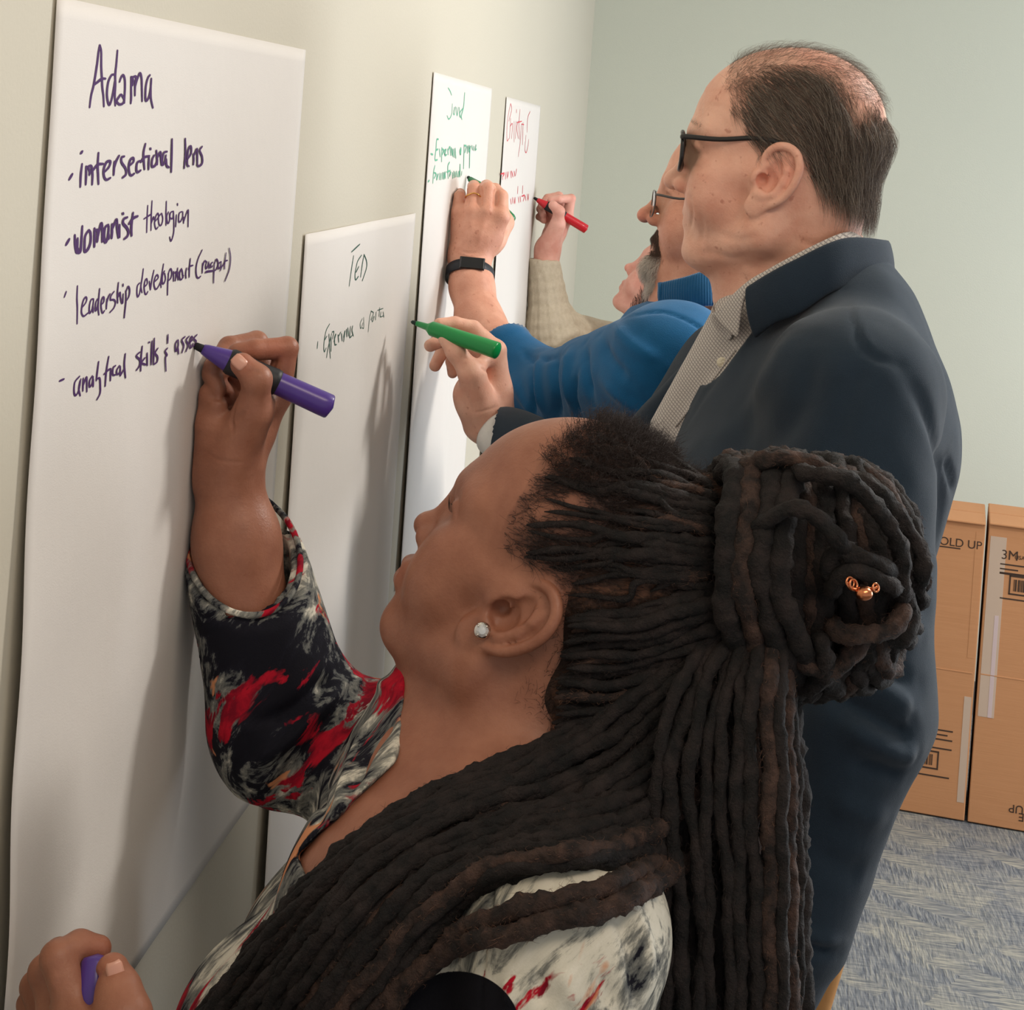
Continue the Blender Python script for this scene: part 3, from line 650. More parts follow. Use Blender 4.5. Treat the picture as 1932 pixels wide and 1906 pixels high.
def fabric(name, c, weave=900, rough=.85, dist=.0006, sheen=.2, var=.06):
    n = NT(name, rough, .15); v = n.coords()
    n.base(n.mix(n.noise(v, 55, 3, .6), tuple(np.array(c)*(1-var)), tuple(np.minimum(255, np.array(c)*(1+var)))))
    n.bump(n.noise(v, weave, 2, .6), dist, .6); n.b.inputs['Sheen Weight'].default_value = sheen; return n.m
def nail(center, dirn, nrm, L, W_, mat, parent, name='fingernail'):
    """a small curved plate"""
    d = np.array(dirn, float); d /= np.linalg.norm(d); n = np.array(nrm, float); n -= d*(n@d); n /= np.linalg.norm(n); b = np.cross(d, n)
    V = []; 
    for i in range(7):
        u = i/6*2-1
        for j in range(7):
            t = j/6*2-1; wv = W_*math.sqrt(max(0, 1-max(0, u)**4*.5-max(0, -u)**6*.4)); V.append(np.array(center)+d*L*u+b*wv*t-n*(.28*W_*t*t+.10*L*u*u))
    Fq = [(i*7+j, i*7+j+1, (i+1)*7+j+1, (i+1)*7+j) for i in range(6) for j in range(6)]
    o = mesh_obj(name, V, Fq, mat, parent); s = o.modifiers.new('thickness', 'SOLIDIFY'); s.thickness = .0006; s.offset = 0; return o
def marker(name, tip, tail, r, col, label, prof, group='writing markers', seg=28, roll=0):
    """prof: list of (t along in m, radius, part) from the nib to the end"""
    tip = np.array(tip); tail = np.array(tail); d = (tail-tip)/np.linalg.norm(tail-tip)
    root = empty(name, tip, label, 'marker', group)
    for nm, mat, pts in prof:
        ts = np.array([p[0] for p in pts]); rs = np.array([p[1] for p in pts])
        V, Fq = tube(tip+d*ts[:, None], rs, n=seg, cap=True); mesh_obj(nm, V, fixq(Fq), mat, root)
    return root

# ------------------------------------------------------------------ the woman in front, patterned top and locks
M_skinW = skin_mat('deep_brown_skin', (156, 105, 83), (138, 89, 69), None, .46, .10)
W_fwd = (-.842, .215, .495); W_up = (.507, .002, .862)
W_t = at(*(px_of([.302, 1.34, 1.68-.368])+[5, 0]), 1.25); _a = -math.radians(3.0); _fw = np.array(W_fwd); _uw = np.array(W_up); W_fwd = _fw*math.cos(_a)+_uw*math.sin(_a); W_up = _uw*math.cos(_a)-_fw*math.sin(_a); FW = euler_frame(W_fwd, W_up, W_t, .95)
W_ear = dict(c=(-.003, .0655, -.008), tilt=.50, sz=1.22/1.0, flare=.32)
NB = at(905, 1420, 1.26)                      # base of the neck
SLw = at(1068, 1792, 1.06); SRw = at(800, 1430, 1.40)
ELr = at(540, 1412, 1.372); WRr = at(432, 905, 1.372)
def torso_w(V, o=0.0):
    V.fr = WORLD
    V.cone(SLw+[0, .03, 0], SRw+[0, -.02, 0], .058+o, .058+o, .03)
    mid = (SLw+SRw)/2
    V.cone(mid+[0.02, 0, -.02], mid+[.03, 0, -.30], .13+o, .15+o, .05)
    V.cone(mid+[-.03, -.07, -.04], mid+[.0, -.08, -.30], .10+o, .13+o, .05)
    V.cone(mid+[-.03, .08, -.04], mid+[.0, .08, -.30], .10+o, .13+o, .05)
    V.ell((.164, 1.18, 1.00), (.085+o, .085+o, .095+o), .04)
    V.ell((.176, 1.30, 1.00), (.085+o, .085+o, .095+o), .04)
def build_woman():
    root = empty('person', (.28, 1.25, 0), 'person with locks in a bun, red black and white top, writing with purple marker', 'person')
    h = .0016
    V = Vol(W_t-[.20, .17, .24], W_t+[.17, .20, .19], h)
    head_sdf(V, FW, dict(fat=.004, nw=1.25, lip=1.25, lipx=.001, chin=-.005, nose=-.006, occ=.006, top=.006))
    ear_sdf(V, FW, 1, **W_ear)
    V.fr = WORLD
    sk = FW.w((-.040, 0, -.035))
    V.cone(sk, NB, .062*.94, .060, .02)
    V.cone(FW.w((.030, 0, -.070)), NB+[-.03, 0, -.0], .034, .050, .03)
    torso_w(V)
    Vh, Qh = V.mesh(); S = Skin(Vh, Qh)
    # forearm and writing hand
    J = dict(w=(430, 900, 1.368), i=[(522, 742, 1.385), (541, 657, 1.385), (482, 660, 1.365), (447, 664, 1.360)],
             m=[(500, 735, 1.405), (484, 646, 1.410), (432, 655, 1.385), (402, 690, 1.360)],
             r=[(475, 750, 1.405), (430, 690, 1.392), (400, 705, 1.362), (411, 735, 1.355)],
             p=[(448, 775, 1.400), (410, 725, 1.375), (393, 742, 1.358), (412, 758, 1.352)],
             t=[(446, 850, 1.355), (478, 778, 1.345), (485, 716, 1.335), (457, 688, 1.333)])
    H = Vol(at(430, 1130, 1.375)-[.075, .09, .02], at(430, 640, 1.375)+[.09, .10, .04], .0013)
    hand_sdf(H, J)
    H.fr = WORLD
    H.cone(at(*J['w']), at(446, 1020, 1.368), .0265, .0335, .02); H.cone(at(446, 1020, 1.368), at(464, 1180, 1.368), .0335, .040, .02)
    H.cone(at(408, 880, 1.372), at(395, 800, 1.358), .017, .014, .02)
    Vr, Qr = H.mesh(); A = Skin(Vr, Qr)
    for st, w_, a in (([(444, 765), (437, 790), (440, 815)], .0022, -.0018), ([(466, 772), (452, 788), (440, 800)], .0022, -.0014), ([(385, 852), (410, 866), (440, 872), (470, 870)], .0016, -.0005),
                      ([(462, 707), (478, 700), (492, 704)], .0016, -.0008), ([(524, 675), (516, 690), (512, 700)], .002, -.0016), ([(392, 745), (412, 752), (440, 748)], .003, -.002)):
        A.press(st, w_, a)
    A.fin()
    # holding hand with the cap, lower left
    J2 = dict(w=(150, 2010, .93), i=[(150, 1915, .93), (108, 1808, .935), (150, 1785, .950), (186, 1790, .955)],
              m=[(122, 1925, .945), (85, 1835, .955), (112, 1800, .975), (150, 1800, .985)],
              r=[(100, 1940, .960), (68, 1862, .975), (95, 1830, .99), (130, 1830, 1.0)],
              p=[(85, 1955, .970), (58, 1895, .985), (80, 1870, 1.0), (110, 1870, 1.01)],
              t=[(215, 2000, .915), (232, 1925, .915), (224, 1868, .925), (212, 1832, .935)])
    H2 = Vol(at(150, 2080, .94)-[.06, .08, .03], at(150, 1780, .94)+[.06, .10, .03], .0013)
    hand_sdf(H2, J2, 1.0)
    V2, Q2 = H2.mesh(); A2 = Skin(V2, Q2); A2.press([(108, 1870), (100, 1850), (112, 1832)], .003, .001)
    A2.press([(187, 1835), (173, 1860), (167, 1880), (172, 1906)], .003, -.003); A2.fin()
    # upper arms under the sleeves join everything to the torso
    B = Vol(np.minimum.reduce([SLw, SRw, ELr])-[.15, .16, .45], np.maximum.reduce([SLw, SRw, ELr])+[.18, .18, .10], .006)
    torso_w(B); B.cone(SRw, ELr, .045, .038, .03); B.cone(ELr, at(450, 1100, 1.374), .038, .037, .02)
    el2 = np.array([.33, 1.0, .90]); B.cone(SLw, el2, .045, .038, .03); B.cone(el2, at(150, 2030, .94), .036, .028, .02)
    VB, QB = B.mesh()
    VB = VB-normals(VB, QB)*.003
    Vall, Qall = join([(S.V, Qh), (A.V, Qr), (A2.V, Q2), (VB, QB)])
    T = tint(len(Vall))
    for q in ((.1, .0, -.046), (.098, .012, -.050), (.096, 0, -.056), (.092, .018, -.050)): paint(T, Vall, FW.w(q), .008, (.80, .55, .52), .7)
    # fingertips and palm side are lighter and rosier
    for q, r_ in (((457, 684, 1.325), .010), ((400, 730, 1.385), .022), ((398, 800, 1.385), .022), ((520, 665, 1.37), .016), ((470, 668, 1.355), .010)): paint(T, Vall, at(*q), r_, (1.35, 1.0, .95), .55)
    for q, r_ in (((196, 1795, .95), .012), ((212, 1835, .93), .010)): paint(T, Vall, at(*q), r_, (1.3, 1.02, .95), .5)
    body = mesh_obj('body', Vall, Qall, M_skinW, root, attrs=dict(tint=T))
    nm = NT('nail_w', .3, .5).color((205, 150, 130)).m
    ns = A.hit(451, 683); nail(np.array(ns)+_n2cam(ns)*.0008, at(457, 688, 1.34)-at(485, 716, 1.34), _n2cam(ns), .0062, .0052, nm, body) if ns is not None else None
    ns = A2.hit(218, 1835); nail(np.array(ns)+_n2cam(ns)*.0008, at(212, 1820, .93)-at(222, 1860, .93), _n2cam(ns), .0058, .0048, nm, body) if ns is not None else None
    return root, body, S, A, Vall, Qall
def _n2cam(p): d = CAM-np.asarray(p); return d/np.linalg.norm(d)
def hand_sdf(V, J, sc=1.0, thick=1.0):
    V.fr = WORLD; w_ = at(*J['w'])
    R = dict(i=[.0125, .0098, .0088, .0076], m=[.0125, .0098, .0090, .0078], r=[.012, .0094, .0085, .0074], p=[.0108, .0082, .0074, .0066], t=[.017, .0135, .0118, .0098])
    for k in 'imrp':
        pts = [at(*q) for q in J[k]]; r = [x*sc for x in R[k]]
        V.cone(w_+(pts[0]-w_)*.12, pts[0], .0185*sc*thick, r[0]*1.12, .008)
        V.chain(pts, r, .0028)
    pts = [at(*q) for q in J['t']]; r = [x*sc for x in R['t']]
    V.cone(w_, pts[0], .018*sc, r[0], .012); V.chain(pts, r, .005)
    V.cone(pts[0]+(w_-pts[0])*.2, pts[1], .019*sc, .0135*sc, .012)
    mid = (at(*J['m'][0])+w_)/2; V.ell(mid, (.022*sc,)*3, .015)
    V.cone(at(*J['i'][0]), pts[1], .008*sc, .008*sc, .012)
PW_ = build_woman()

def print_fabric():
    n = NT('patterned_jersey', .8, .15)
    v = n.node('ShaderNodeAttribute', attribute_name='pc').outputs['Vector']
    z = n.node('ShaderNodeSeparateColor'); n.link(n.attr('zone'), z.inputs[0])
    def madd(a, b, c=None, op='ADD'):
        m = n.node('ShaderNodeMath', operation=op)
        for s_, q in zip(m.inputs, (a, b)):
            if isinstance(q, (int, float)): s_.default_value = q
            else: n.link(q, s_)
        return m.outputs[0]
    a = n.noise(v, 36, 7, .66, 1.0); b = n.noise(v, 95, 4, .65, .6); c = n.noise(v, 24, 5, .6, .8)
    t = madd(madd(madd(a, .72, op='MULTIPLY'), madd(b, .28, op='MULTIPLY')), madd(madd(z.outputs[0], .5, op='SUBTRACT'), .34, op='MULTIPLY'))
    col = n.ramp(t, [(.40, (18, 18, 27)), (.475, (24, 24, 34)), (.50, (84, 86, 86)), (.56, (128, 128, 122)), (.62, (206, 202, 188)), (.80, (222, 218, 206))])
    r = madd(c, madd(madd(z.outputs[1], .5, op='SUBTRACT'), .30, op='MULTIPLY'))
    rm = n.ramp(r, [(.585, (0, 0, 0)), (.615, (1, 1, 1))])
    col = n.mix(rm, col, n.mix(n.ramp(b, [(.4, (0, 0, 0)), (.6, (1, 1, 1))]), (178, 20, 42), (122, 12, 34)))
    om = n.ramp(madd(n.noise(v, 31, 3, .5, .6), madd(madd(z.outputs[1], .5, op='SUBTRACT'), .12, op='MULTIPLY')), [(.66, (0, 0, 0)), (.69, (1, 1, 1))])
    col = n.mix(om, col, (205, 140, 100))
    bl = n.ramp(z.outputs[2], [(.45, (0, 0, 0)), (.55, (1, 1, 1))]); col = n.mix(bl, col, (17, 17, 24))
    n.base(col); n.bump(n.noise(n.coords(), 700, 2), .0005, .4); return n.m
M_jersey = print_fabric()
def dress_woman():
    root, body, S, A, Vall, Qall = PW_
    V = Vol(np.minimum.reduce([SLw, SRw, ELr])-[.16, .16, .45], np.maximum.reduce([SLw, SRw, ELr])+[.19, .18, .16], .0028)
    cu = at(447, 1060, 1.373)
    V.cone(at(530, 1330, 1.372), at(444, 985, 1.372), .060, .0490, .0)
    V.cone(at(474, 1200, 1.373), at(440, 900, 1.372), .0435, .036, .003, 's')
    V.plane(at(447, 1042, 1.373), (.08, -.62, .75), .002)
    V.cone(ELr, SRw, .050, .060, .045)
    torso_w(V, .006); V.cone(FW.w((-.040, 0, -.035)), NB, .066, .073, .02); V.cone(FW.w((.030, 0, -.070)), NB+[-.03, 0, -.0], .036, .064, .03)
    el2 = np.array([.33, 1.0, .90]); V.cone(SLw, el2, .058, .050, .03)
    # neck opening
    V.prism([(778, 1100), (778, 1425), (1000, 1560), (1250, 1300), (1200, 1100)], 1.30, .004)
    V.prism([(778, 1425), (588, 1608), (620, 1660), (760, 1650), (1000, 1560), (960, 1400)], 1.30, .004)
    Vs, Qs = V.mesh(); K = Skin(relax(Vs, Qs, 2), Qs)
    folds = [([(362, 1150), (420, 1142), (500, 1100), (560, 1060)], .006, .004), ([(370, 1165), (430, 1158), (520, 1112)], .004, -.004), ([(640, 1270), (600, 1300), (540, 1345), (450, 1380)], .007, -.008), ([(650, 1290), (610, 1330), (540, 1400), (470, 1450)], .006, .006),
             ([(660, 1310), (600, 1380), (560, 1450), (500, 1500)], .005, -.005), ([(650, 1285), (700, 1290), (770, 1300)], .006, .004), ([(690, 1310), (640, 1400), (610, 1500), (600, 1570)], .006, -.005), ([(720, 1330), (680, 1400), (650, 1480), (630, 1550)], .006, .005), ([(750, 1350), (700, 1420), (660, 1500)], .005, -.005),
             ([(600, 1290), (560, 1330), (480, 1370), (420, 1385)], .005, .004), ([(560, 1420), (530, 1480), (510, 1540)], .005, -.004), ([(590, 1420), (570, 1500), (560, 1570)], .005, .004),
             ([(930, 1640), (925, 1700), (912, 1790), (905, 1906)], .0025, -.003), ([(960, 1840), (965, 1906)], .006, .004), ([(1010, 1830), (1030, 1906)], .006, -.004), ([(1060, 1820), (1090, 1906)], .006, .004), ([(1130, 1830), (1160, 1906)], .006, -.004), ([(1180, 1700), (1215, 1760), (1230, 1850)], .006, .004), ([(1150, 1690), (1190, 1790), (1200, 1906)], .005, -.004),
             ([(780, 1680), (700, 1780), (640, 1906)], .008, -.005), ([(840, 1680), (770, 1800), (720, 1906)], .008, .005)]
    for st, w_, a in folds: K.press(st, w_, a)
    rim = [K.hit(*q) for q in ((366, 1050), (385, 1085), (430, 1116), (470, 1100), (510, 1050), (527, 1012))]
    K.fin()
    # pattern space: streaks run up and away from the wall
    P = K.V; u = np.array([.55, .25, .80]); u /= np.linalg.norm(u); a1 = np.cross(u, [0, 0, 1.]); a1 /= np.linalg.norm(a1); a2 = np.cross(u, a1)
    arm = np.exp(-(seg_dist(P, [ELr, cu])[0]/.075)**6)[:, None]
    u2 = np.array([-.35, -.1, -.93])
    pc = np.stack([P@a1, P@a2, (P@u)*.30], 1)
    Z = np.full((len(P), 3), .5); Z[:, 0] = .56; Z[:, 2] = 0
    def zone(px, py, Y, r, c, s=1.): paint(Z, P, at(px, py, Y), r, c, s)
    zone(1080, 1740, 1.02, .085, (.98, .20, 0)); zone(1060, 1880, 1.0, .075, (1.0, .15, 0)); zone(990, 1680, 1.06, .05, (1.0, .1, 0)); zone(1190, 1850, 1.03, .05, (.85, .75, 0), .8)
    zone(830, 1700, 1.05, .05, (.6, .95, 0), .9); zone(700, 1850, 1.08, .04, (.8, .9, 0), .7); zone(500, 1840, 1.12, .05, (.9, .3, 0), .8); zone(380, 1880, 1.12, .05, (.8, .35, 0), .8)
    zone(480, 1070, 1.33, .038, (.95, .72, 0)); zone(400, 1110, 1.34, .025, (.6, .6, 0)); zone(545, 1090, 1.37, .03, (.9, .5, 0)); zone(580, 1180, 1.38, .03, (.8, .6, 0), .8); zone(450, 1230, 1.32, .048, (.0, .1, 0)); zone(560, 1270, 1.34, .04, (.05, .2, 0)); zone(430, 1370, 1.33, .035, (.3, .8, 0), .8)
    zone(600, 1350, 1.33, .04, (.4, .95, 0), .9); zone(690, 1330, 1.36, .03, (.7, .5, 0), .8); zone(530, 1500, 1.33, .04, (.55, .9, 0), .8); zone(640, 1480, 1.32, .04, (.45, .2, 0), .9); zone(730, 1400, 1.34, .03, (.3, .6, 0), .8); zone(600, 1560, 1.33, .03, (.95, .2, 0), .8)
    zone(482, 1075, 1.33, .030, (1.0, .55, 0), .95); zone(520, 1040, 1.35, .026, (.95, .8, 0), .9); zone(425, 1125, 1.33, .020, (.85, 1.05, 0), .9); zone(385, 1100, 1.34, .018, (.7, .4, 0), .8); zone(420, 1300, 1.32, .03, (.55, .9, 0), .7); zone(640, 1400, 1.33, .03, (.75, .7, 0), .7); zone(1000, 1870, 1.0, .02, (1, .9, 0), .8); zone(1150, 1800, 1.0, .018, (.8, 1.1, 0), .8)
    ln = lambda l: np.array([at(*q) for q in l])
    paint_path(Z, P, ln([(830, 1665, 1.10), (740, 1750, 1.10), (650, 1870, 1.10)]), .018, (.4, 1.35, 0), .95); paint_path(Z, P, ln([(1165, 1690, 1.02), (1215, 1780, 1.02), (1225, 1900, 1.02)]), .010, (.35, .6, 0), .8)
    zone(1120, 1850, 1.0, .03, (.9, .95, 0), .8); zone(480, 1110, 1.33, .02, (.9, 1.0, 0), .7); zone(600, 1390, 1.33, .022, (.5, 1.25, 0), .9); zone(560, 1480, 1.33, .025, (.6, 1.05, 0), .9)
    pp = px_of(P); Z[:, 2] = np.clip((1-np.hypot((pp[:, 0]-862)/120, (pp[:, 1]-1945)/112))*9+.5, 0, 1)*(P[:, 1] < 1.15)
    top = mesh_obj('patterned_top', K.V, K.Q, M_jersey, root, attrs=dict(pc=pc, zone=Z))
    top['label'] = 'stretch top printed in black, red, grey and white streaks'
    # hem of the pushed-up sleeve
    A0 = at(530, 1330, 1.372); A1 = at(444, 985, 1.372); d_ = A1-A0; L_ = np.linalg.norm(d_); d_ /= L_; n_ = np.array([.08, -.62, .75]); p_ = at(447, 1042, 1.373)+n_*.005; e1 = np.cross(d_, [0, 1., 0]); e1 /= np.linalg.norm(e1); e2 = np.cross(d_, e1); hem = []
    for t in np.linspace(0, 2*np.pi, 73)[:-1]:
        s_ = .1; e_ = e1*math.cos(t)+e2*math.sin(t)
        for _ in range(6): r_ = .060+(.049-.060)*min(1, s_/L_)-.0050; s_ = (n_@(p_-A0)-r_*(n_@e_))/(n_@d_)
        hem.append(A0+d_*s_+e_*r_)
    hem = np.array(hem); hv, hf = tube(hem, .0027, n=10, closed=True, cap=False, lump=.05)
    zh = np.full((len(hv), 3), .5); zh[:, 0] = .62; zh[:, 1] = .7; zh[:, 2] = 0
    mesh_obj('sleeve_hem', hv, hf, M_jersey, top, attrs=dict(pc=np.stack([hv@a1, hv@a2, (hv@u)*.30], 1), zone=zh))
    # stitched neckline edge
    ed = [K.hit(*q) for q in catmull(np.array([(768, 1424), (742, 1452), (710, 1482), (670, 1520), (632, 1557), (596, 1592)], float), 5)]
    ed = np.array([e+_n2cam(e)*.001 for e in ed if e is not None])
    if len(ed) > 6:
        blk = plain('black_edging', (14, 14, 18), .6); tube_obj('neckline_binding', ed, .0022, blk, top, n=8)
        wht = plain('white_stitching', (190, 188, 184), .6); parts = []
        dd = np.gradient(ed, axis=0); dd /= np.linalg.norm(dd, axis=1)[:, None]
        for i in np.linspace(0, len(ed)-2, 34):
            j = int(i); p = ed[j]+(ed[j+1]-ed[j])*(i-j); s_ = np.cross(dd[j], _n2cam(p))
            parts.append(tube(np.array([p-s_*.005, p-s_*.0005-dd[j]*.0015])+_n2cam(p)*.0022, .0006, n=5))
        v_, f_ = join([(a, b) for a, b in parts]); o = mesh_obj('stitching', v_, fixq(f_), wht, top); o['kind'] = 'stuff'
    return K
KW = dress_woman()

def hair_mat(name, c1, c2, rough=.55, scale=60):
    n = NT(name, rough, .35); v = n.coords(); n.base(n.mix(n.ramp(n.noise(v, scale, 4, .6), [(.38, (0, 0, 0)), (.66, (1, 1, 1))]), tuple(c1), tuple(c2)))
    n.bump(n.noise(v, 330, 4, .7), .003, 1.0); return n.m
M_lock = hair_mat('dreadlock_hair', (13, 11, 12), (40, 32, 31), .8); M_lockb = hair_mat('dreadlock_hair_brown', (28, 21, 20), (76, 56, 48), .8)
M_fuzz = plain('fine_dark_hair', (44, 34, 32), .6, .3); M_fuzzb = plain('fine_brown_hair', (100, 72, 58), .6, .3)
def resample(P, step):
    s = np.r_[0, np.cumsum(np.linalg.norm(np.diff(P, axis=0), axis=1))]; n = max(6, int(s[-1]/step)); t = np.linspace(0, s[-1], n)
    return np.stack([np.interp(t, s, P[:, i]) for i in range(3)], 1)
def smoothp(P, it=4):
    P = P.copy()
    for _ in range(it): P[1:-1] = .25*P[:-2]+.5*P[1:-1]+.25*P[2:]
    return P
def swept_mat():
    n = NT('swept_hair', .85, .2); a = n.noise(n.coords(scale=(.35, 1, 1)), 42, 5, .65, .5); b = n.noise(n.coords(), 160, 3, .6)
    n.base(n.mix(.35, n.ramp(a, [(.40, (20, 16, 16)), (.50, (58, 42, 36)), (.60, (112, 78, 62))]), n.ramp(b, [(.4, (16, 13, 13)), (.7, (80, 60, 50))]))); n.bump(b, .002, 1.0); return n.m
def hair_woman():
    root, body, S, A, Vall, Qall = PW_
    comb = BVHTree.FromPolygons([Vector(v) for v in np.vstack([S.V, KW.V])], np.vstack([S.Q, KW.Q+len(S.V)]).tolist())
    def hit(px, py):
        d = at(px, py, 1.0)-CAM; d = d/np.linalg.norm(d); h = comb.ray_cast(Vector(CAM), Vector(d)); return None if h[0] is None else np.array(h[0])
    fz = []; fzb = []; cnt = [0]
    def lock(path, r, mat=None, taper=(1, 1), step=.0028, lump=.17, fuzz=1.0, flat=1.0):
        P = resample(smoothp(np.asarray(path), 3), step); g = np.random.default_rng(cnt[0]+11); cnt[0] += 1
        ph = g.uniform(0, 6.28, 4); s = np.arange(len(P))*step
        wob = np.stack([np.sin(s*95+ph[0]), np.sin(s*83+ph[1]), np.sin(s*104+ph[2])], 1)*.0011; P = P+wob*min(1, r/.004)
        rr = r*np.linspace(taper[0], taper[1], len(P))*(1+.06*np.sin(s*420+ph[3])+.07*np.sin(s*190+ph[1])+.05*np.sin(s*77+ph[0]))*np.clip(np.minimum(np.arange(len(P))+1.2, (len(P)-np.arange(len(P)))+.4)/3.5, .35, 1)
        V, Fq = tube(P, rr, n=10, lump=lump, seed=cnt[0]); br = (mat is M_lockb)
        o = mesh_obj('dreadlock', V, fixq(Fq), mat or M_lock, body)
        m_ = int(len(P)*2.6*fuzz)
        if m_:
            i = g.integers(1, len(P)-1, m_); a = g.normal(size=(m_, 3)); T = P[np.minimum(i+1, len(P)-1)]-P[i-1]; T /= np.linalg.norm(T, axis=1)[:, None]
            a -= T*(a*T).sum(1)[:, None]; a /= np.linalg.norm(a, axis=1)[:, None]; L = g.uniform(.002, .0055, m_)[:, None]
            p0 = P[i]+a*rr[i][:, None]*.85; p1 = p0+a*L*.45+T*L*g.uniform(-.6, .9, (m_, 1)); p2 = p1+a*L*.2+T*L*g.uniform(-.9, .9, (m_, 1))+g.normal(0, .0008, (m_, 3))
            (fzb if br else fz).append(np.stack([p0, p1, p2], 1))
        return o
    pxY = lambda l: np.array([at(*q) for q in catmull(np.array(l, float), 6)])
    g = np.random.default_rng(5)
    # --- the bun: a dark core wound with locks
    bc = at(1545, 1085, 1.27); ax = at(1700, 1098, 1.285)-at(1390, 1080, 1.262); ax /= np.linalg.norm(ax)
    upv = np.array([.05, 0, 1.]); upv -= ax*(upv@ax); upv /= np.linalg.norm(upv); sd = np.cross(ax, upv)
    V = Vol(bc-.13, bc+.13, .004); V.ell((0, 0, 0), (.078, .070, .080), .0) if False else None
    V.fr = Frame(np.stack([ax, sd, upv], 1), bc); V.ell((-.005, 0, 0), (.073, .066, .080), 0); Vc, Qc = V.mesh(); mesh_obj('bun_core', Vc, Qc, M_lock, body)
    def bun(t, th, lift=0.):  # t -1..1 along the axis, th around
        R = .0865*np.sqrt(max(0.02, 1-((t+.12)/1.10)**2*(1 if t > -.12 else .30)))+lift
        return bc+ax*(t*.080)+(upv*math.cos(th)+sd*math.sin(th)*.86)*R
    for k in range(13):
        t0 = -.98+k*.118; tw = g.uniform(-.05, .16); ph = g.uniform(0, .4)
        path = [bun(t0+tw*math.sin(th*.5+ph)+.03*math.sin(3*th+k), th, .001+.002*math.sin(2*th+k*1.7)) for th in np.linspace(-.5, 3.9, 30)]
        lock(path, g.uniform(.0066, .0085), M_lockb if k in (1, 5, 9) else M_lock, lump=.2)
    for k in range(15):   # swirl over the far end of the bun, round the hair cuff
        a0 = k*6.283/15+g.uniform(-.15, .15); r0_ = g.uniform(.80, .98)
        path = [bun(.30+.60*s_, a0+1.5*s_, .004+.004*math.sin(s_*3)) for s_ in np.linspace(-.25, 1, 16)]
        path.append(path[-1]-ax*.012)
        lock(path, g.uniform(.0056, .0078), M_lockb if k % 4 == 0 else M_lock, (1, .8), lump=.2)
    for l in ([(1500, 890, 1.19), (1580, 900, 1.17), (1660, 960, 1.18), (1700, 1050, 1.19), (1705, 1130, 1.20)], [(1560, 1090, 1.17), (1570, 1040, 1.165), (1630, 1050, 1.165), (1680, 1080, 1.175)], [(1560, 1120, 1.17), (1600, 1075, 1.16), (1650, 1090, 1.165), (1690, 1110, 1.18)],
              [(1600, 900, 1.22), (1680, 950, 1.22), (1735, 1040, 1.225), (1735, 1095, 1.22)], [(1640, 1215, 1.21), (1700, 1200, 1.215), (1718, 1150, 1.22), (1700, 1110, 1.2)], [(1560, 1180, 1.18), (1620, 1200, 1.18), (1680, 1190, 1.19), (1705, 1140, 1.2)], [(1500, 1240, 1.18), (1560, 1270, 1.185), (1600, 1235, 1.19), (1640, 1200, 1.2)],
              [(1390, 880, 1.21), (1450, 866, 1.2), (1520, 872, 1.2), (1590, 900, 1.2)], [(1500, 1300, 1.2), (1540, 1290, 1.19), (1560, 1250, 1.18), (1550, 1200, 1.175)], [(1420, 1000, 1.165), (1500, 960, 1.155), (1560, 990, 1.155), (1600, 1040, 1.16)]):
        pl_ = pxY(l); pl_ = np.vstack([pl_[0]-_n2cam(pl_[0])*.022+ax*.004, pl_, pl_[-1]-_n2cam(pl_[-1])*.024]); lock(pl_, g.uniform(.0056, .0070), M_lockb if g.random() < .3 else M_lock, lump=.2)
    # the tie: locks wrapped round the root of the bun
    for k, (x0, dx) in enumerate(((1372, 0), (1405, 10), (1440, 22), (1475, 30))):
        lock(pxY([(x0-12, 905-k*6, 1.25), (x0+14+dx*.4, 880-k*3, 1.215), (x0+4, 980, 1.172), (x0-6, 1090, 1.160), (x0+10+dx*.5, 1200, 1.17), (x0+50+dx, 1300-k*8, 1.2), (x0+75+dx, 1325-k*10, 1.23)]), .0085, M_lockb if k == 1 else M_lock, lump=.15)
    # --- combed hair swept off the skull into the tie
    V = Vol(W_t-.16, W_t+.26, .003); V.fr = WORLD; V.cone(FW.w((-.050, 0, .070)), at(1335, 1040, 1.262), .072, .058, 0); V.cone(FW.w((-.045, 0, .020)), at(1335, 1130, 1.25), .062, .056, .03); V.cone(FW.w((-.070, 0, -.035)), at(1390, 1235, 1.245), .056, .046, .03); V.cone(FW.w((-.060, 0, -.06)), at(1300, 1400, 1.22), .05, .05, .03)
    Vg, Qg = V.mesh(); Ng = normals(Vg, Qg)
    mesh_obj('swept_hair', Vg, Qg, swept_mat(), body)
    comb = BVHTree.FromPolygons([Vector(v) for v in np.vstack([S.V, KW.V, Vg])], np.vstack([S.Q, KW.Q+len(S.V), Qg+len(S.V)+len(KW.V)]).tolist())
    # --- roots: combed back from the hairline to the tie, skin showing between them
    hub = np.array([1352, 1075.])
    hl = catmull(np.array([(1130, 790), (1075, 815), (1040, 850), (1010, 885), (985, 930), (955, 980), (945, 1020), (985, 1065), (1035, 1085), (1070, 1130), (1075, 1180), (1055, 1230), (1040, 1290), (1035, 1345), (1040, 1385)], float), 8)
    def surf(px, py, lift):
        h = hit(px, py); return None if h is None else h+_n2cam(h)*lift
    roots = []
